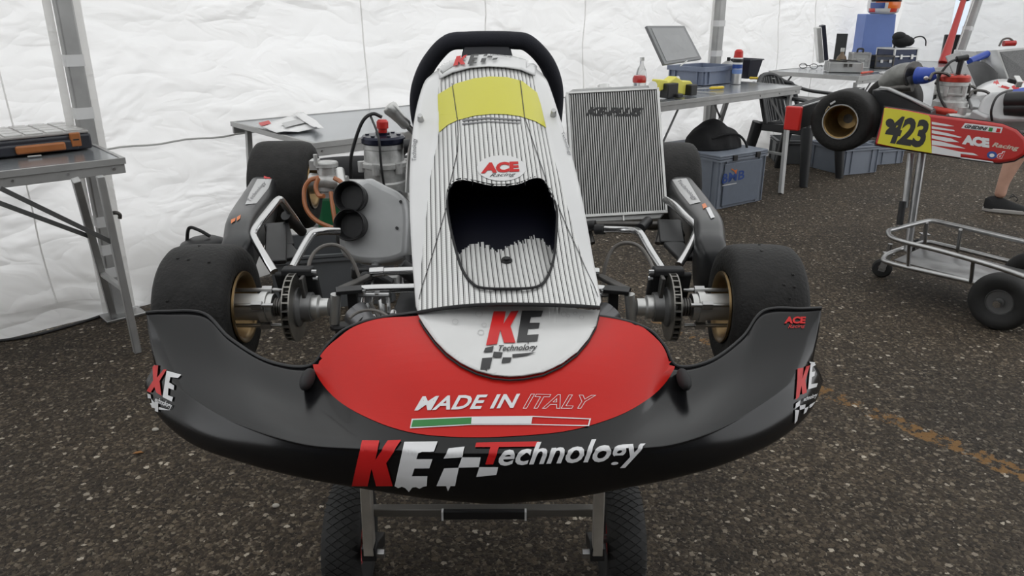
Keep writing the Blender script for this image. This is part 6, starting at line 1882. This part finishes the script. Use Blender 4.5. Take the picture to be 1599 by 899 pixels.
# castors
def castor(base):
    b = Vector(base)
    m = MB(); m.lathe([(.02, -.016), (.038, -.016), (.046, -.008), (.046, .008), (.038, .016), (.02, .016)], b + Vector((0, 0, .046)), (.55, .83, 0), n=28, close=True); m.build('castor_wheel', TREAD, TR_)
    m = MB(); d = Vector((.55, .83, 0))
    for s_ in (-1, 1): m.bar(b + d * .022 * s_ + Vector((0, 0, .035)), b + d * .022 * s_ + Vector((.02, 0, .12)), .03, .004, up=d)
    m.bar(b + Vector((.0, 0, .12)), b + Vector((.04, 0, .12)), .05, .006); m.tube([b + d * -.026 + Vector((0, 0, .046)), b + d * .026 + Vector((0, 0, .046))], .007, n=8)
    m.tube([b + Vector((.02, 0, .12)), b + Vector((.02, 0, .17))], .011, n=10)
    m.build('castor_fork', STEEL, TR_)
castor(PZ(1375, 432, 0))
castor(PZ(1432, 399, 0))

# ---------------- person standing behind the second kart, mostly outside the frame
fo = PZ(1548, 331, 0)
PER = thing('person', 'person in black low shoe with bare lower leg behind the red kart', 'person', fo)
def skin_body(name, joints, edges, matl, parent, root=0, sub=2):
    me = bpy.data.meshes.new(name)
    V = [Vector(j[0]) for j in joints]
    c = sum(V, Vector()) / len(V)
    me.from_pydata([tuple(v - c) for v in V], edges, [])
    o = bpy.data.objects.new(name, me); COL.objects.link(o)
    o.parent = parent; o.location = c - ORIGIN[parent.name]; ORIGIN[o.name] = c
    md = o.modifiers.new('skin', 'SKIN'); md.use_smooth_shade = True
    for i, j in enumerate(joints):
        me.skin_vertices[0].data[i].radius = (j[1], j[2] if len(j) > 2 else j[1])
        me.skin_vertices[0].data[i].use_root = (i == root)
    sd = o.modifiers.new('sub', 'SUBSURF'); sd.levels = sub; sd.render_levels = sub
    me.materials.append(matl)
    return o
# left (visible) leg: ankle, calf, knee, hip ; body to the right of the frame
A = fo + Vector((.03, .0, .09)); hipc = fo + Vector((.40, -.02, .90))
J = [(hipc, .15, .12), (hipc + Vector((.03, 0, .22)), .14, .11), (hipc + Vector((.05, 0, .42)), .17, .11), (hipc + Vector((.06, 0, .54)), .09, .08), (hipc + Vector((.06, -.01, .60)), .055), (hipc + Vector((.06, -.03, .72)), .085, .10), (hipc + Vector((.06, -.03, .80)), .07, .085),
     (hipc + Vector((-.10, 0, -.08)), .095), (fo + Vector((.14, .0, .50)), .062), (fo + Vector((.085, .025, .34)), .058), (A + Vector((.012, .01, .10)), .036), (A, .036),
     (hipc + Vector((.12, 0, -.08)), .095), (hipc + Vector((.25, .0, -.42)), .062), (hipc + Vector((.30, .03, -.60)), .056), (hipc + Vector((.33, .02, -.82)), .036),
     (hipc + Vector((-.14, 0, .47)), .06), (hipc + Vector((-.20, .04, .24)), .045), (hipc + Vector((-.08, -.16, .16)), .032), 
     (hipc + Vector((.26, 0, .47)), .06), (hipc + Vector((.31, .04, .22)), .045), (hipc + Vector((.25, -.18, .14)), .032)]
E_ = [(0, 1), (1, 2), (2, 3), (3, 4), (4, 5), (5, 6), (0, 7), (7, 8), (8, 9), (9, 10), (10, 11), (0, 12), (12, 13), (13, 14), (14, 15), (2, 16), (16, 17), (17, 18), (2, 19), (19, 20), (20, 21)]
skin_body('body', J, E_, SKIN, PER)
# clothing: dark shirt and shorts
Js = [(hipc + Vector((0, 0, -.02)), .20, .165), (hipc + Vector((.03, 0, .22)), .195, .16), (hipc + Vector((.05, 0, .42)), .225, .16), (hipc + Vector((.06, 0, .50)), .13, .11), (hipc + Vector((-.14, 0, .47)), .075), (hipc + Vector((-.18, .02, .34)), .065), (hipc + Vector((.26, 0, .47)), .075), (hipc + Vector((.29, .02, .34)), .065)]
skin_body('shirt', Js, [(0, 1), (1, 2), (2, 3), (2, 4), (4, 5), (2, 6), (6, 7)], mat('shirt_dark', (.03, .03, .035), .8), PER)
Jp = [(hipc, .17, .14), (hipc + Vector((-.10, 0, -.10)), .11), (fo + Vector((.165, .0, .56)), .095), (hipc + Vector((.12, 0, -.10)), .11), (hipc + Vector((.23, .0, -.34)), .095)]
skin_body('shorts', Jp, [(0, 1), (1, 2), (0, 3), (3, 4)], mat('shorts_dark', (.04, .04, .045), .8), PER)
m = MB(); hc = hipc + Vector((.06, -.02, .77)); m.ball(hc, .09, .105, .10); m.build('hair', mat('hair_brown', (.03, .02, .012), .7), PER)
# hands
for s_, hp in ((-1, hipc + Vector((-.08, -.16, .16))), (1, hipc + Vector((.25, -.18, .14)))):
    m = MB(); m.tube([hp, hp + Vector((.01, -.05, -.005)), hp + Vector((.01, -.09, -.01))], [.026, .036, .03], n=10, flat=.5)
    for k in range(4):
        b0_ = hp + Vector((-.022 + .016 * k + .01, -.088, -.01)); ln = (.055, .065, .06, .048)[k]
        m.tube([b0_, b0_ + Vector((0, -ln * .5, -.006)), b0_ + Vector((0, -ln * .85, -.026))], [.0085, .008, .0065], n=8)
    b0_ = hp + Vector((-s_ * .03 + .01, -.035, -.005)); m.tube([b0_, b0_ + Vector((-s_ * .03, -.025, -.008)), b0_ + Vector((-s_ * .035, -.055, -.016))], [.011, .010, .007], n=8)
    m.build('hand', SKIN, PER)
SHOE = mat('shoe_black', (.010, .010, .011), .75, var=.3, bump=.3, bscale=200)
def shoe(p, yawd):
    M_ = frame(Vector((p.x, p.y, 0)), yawd)       # x: towards the toe
    rows = []
    for t in np.linspace(0, 1, 13):
        x = -.085 + .285 * t
        w = np.interp(t, [0, .1, .35, .7, .9, 1], [.012, .033, .036, .048, .036, .008])
        h = np.interp(t, [0, .08, .25, .45, .7, .92, 1], [.085, .105, .11, .085, .06, .045, .03])
        rows.append([Vector((x, w * math.cos(a) * (1 if math.sin(a) < 0 else (1 - .35 * math.sin(a))), .024 + max(0, math.sin(a)) ** .8 * (h - .024))) for a in np.linspace(0, 2 * math.pi, 19)[:-1]])
    m = MB(M_); m.grid(rows, closed=True); sh_ = m.build('shoe', SHOE, PER, sub=1, sharp=180)
    ou = []
    for t in np.linspace(0, 2 * math.pi, 29)[:-1]:
        tx = .0575 + .15 * math.cos(t); k = (tx + .0925) / .3
        ou.append((tx, np.interp(k, [0, .15, .4, .75, 1], [.6, .95, .9, 1.15, .55]) * .046 * math.sin(t)))
    m = MB(M_); m.prism(ou, Matrix.Translation((0, 0, .001)), .028); m.build('sole', mat('sole_pale', (.42, .40, .38), .6), sh_, bevel=.006)
    m = MB(M_); m.tube(catmull([(.05, 0, .10), (.07, -.02, .115), (.09, -.035, .10), (.08, -.03, .085)], 4), .003, n=6); m.tube(catmull([(.05, 0, .10), (.065, .02, .12), (.085, .03, .105)], 4), .003, n=6); m.build('lace', BLACK, sh_)
shoe(Vector((A.x + .01, A.y, 0)), (.93, -.36, 0))
shoe(Vector(((hipc + Vector((.33, .02, 0))).x, (hipc + Vector((.33, .02, 0))).y, 0)), (.8, -.6, 0))

# ---------------- small litter on the asphalt
q = PZ(216, 708, 0)
m = MB(frame(q, (1, .2, 0))); m.grid([[(-.016, 0, .002), (-.006, -.005, .004), (.006, -.006, .005), (.016, 0, .002)], [(-.016, 0, .002), (-.006, 0, .007), (.006, 0, .008), (.016, 0, .002)], [(-.016, 0, .002), (-.006, .005, .004), (.006, .006, .005), (.016, 0, .002)]])
tag(m.build('dry_leaf', mat('leaf_orange', (.36, .16, .05), .7), solid=.001), 'small dry orange leaf on the asphalt left of the kart', 'leaf')
for (u, v, r_, lb) in ((243, 672, .011, 'pale pebble beside the left end of the black fairing'), (431, 791, .010, 'pale pebble on the asphalt near the left stand wheel')):
    q = PZ(u, v, 0)
    m = MB(); m.ball(q + Vector((0, 0, .004)), r_, r_ * .7, .006, n=10, m=6)
    tag(m.build('pebble', mat('pebble_pale', (.42, .39, .34), .8, var=.15)), lb, 'stone')
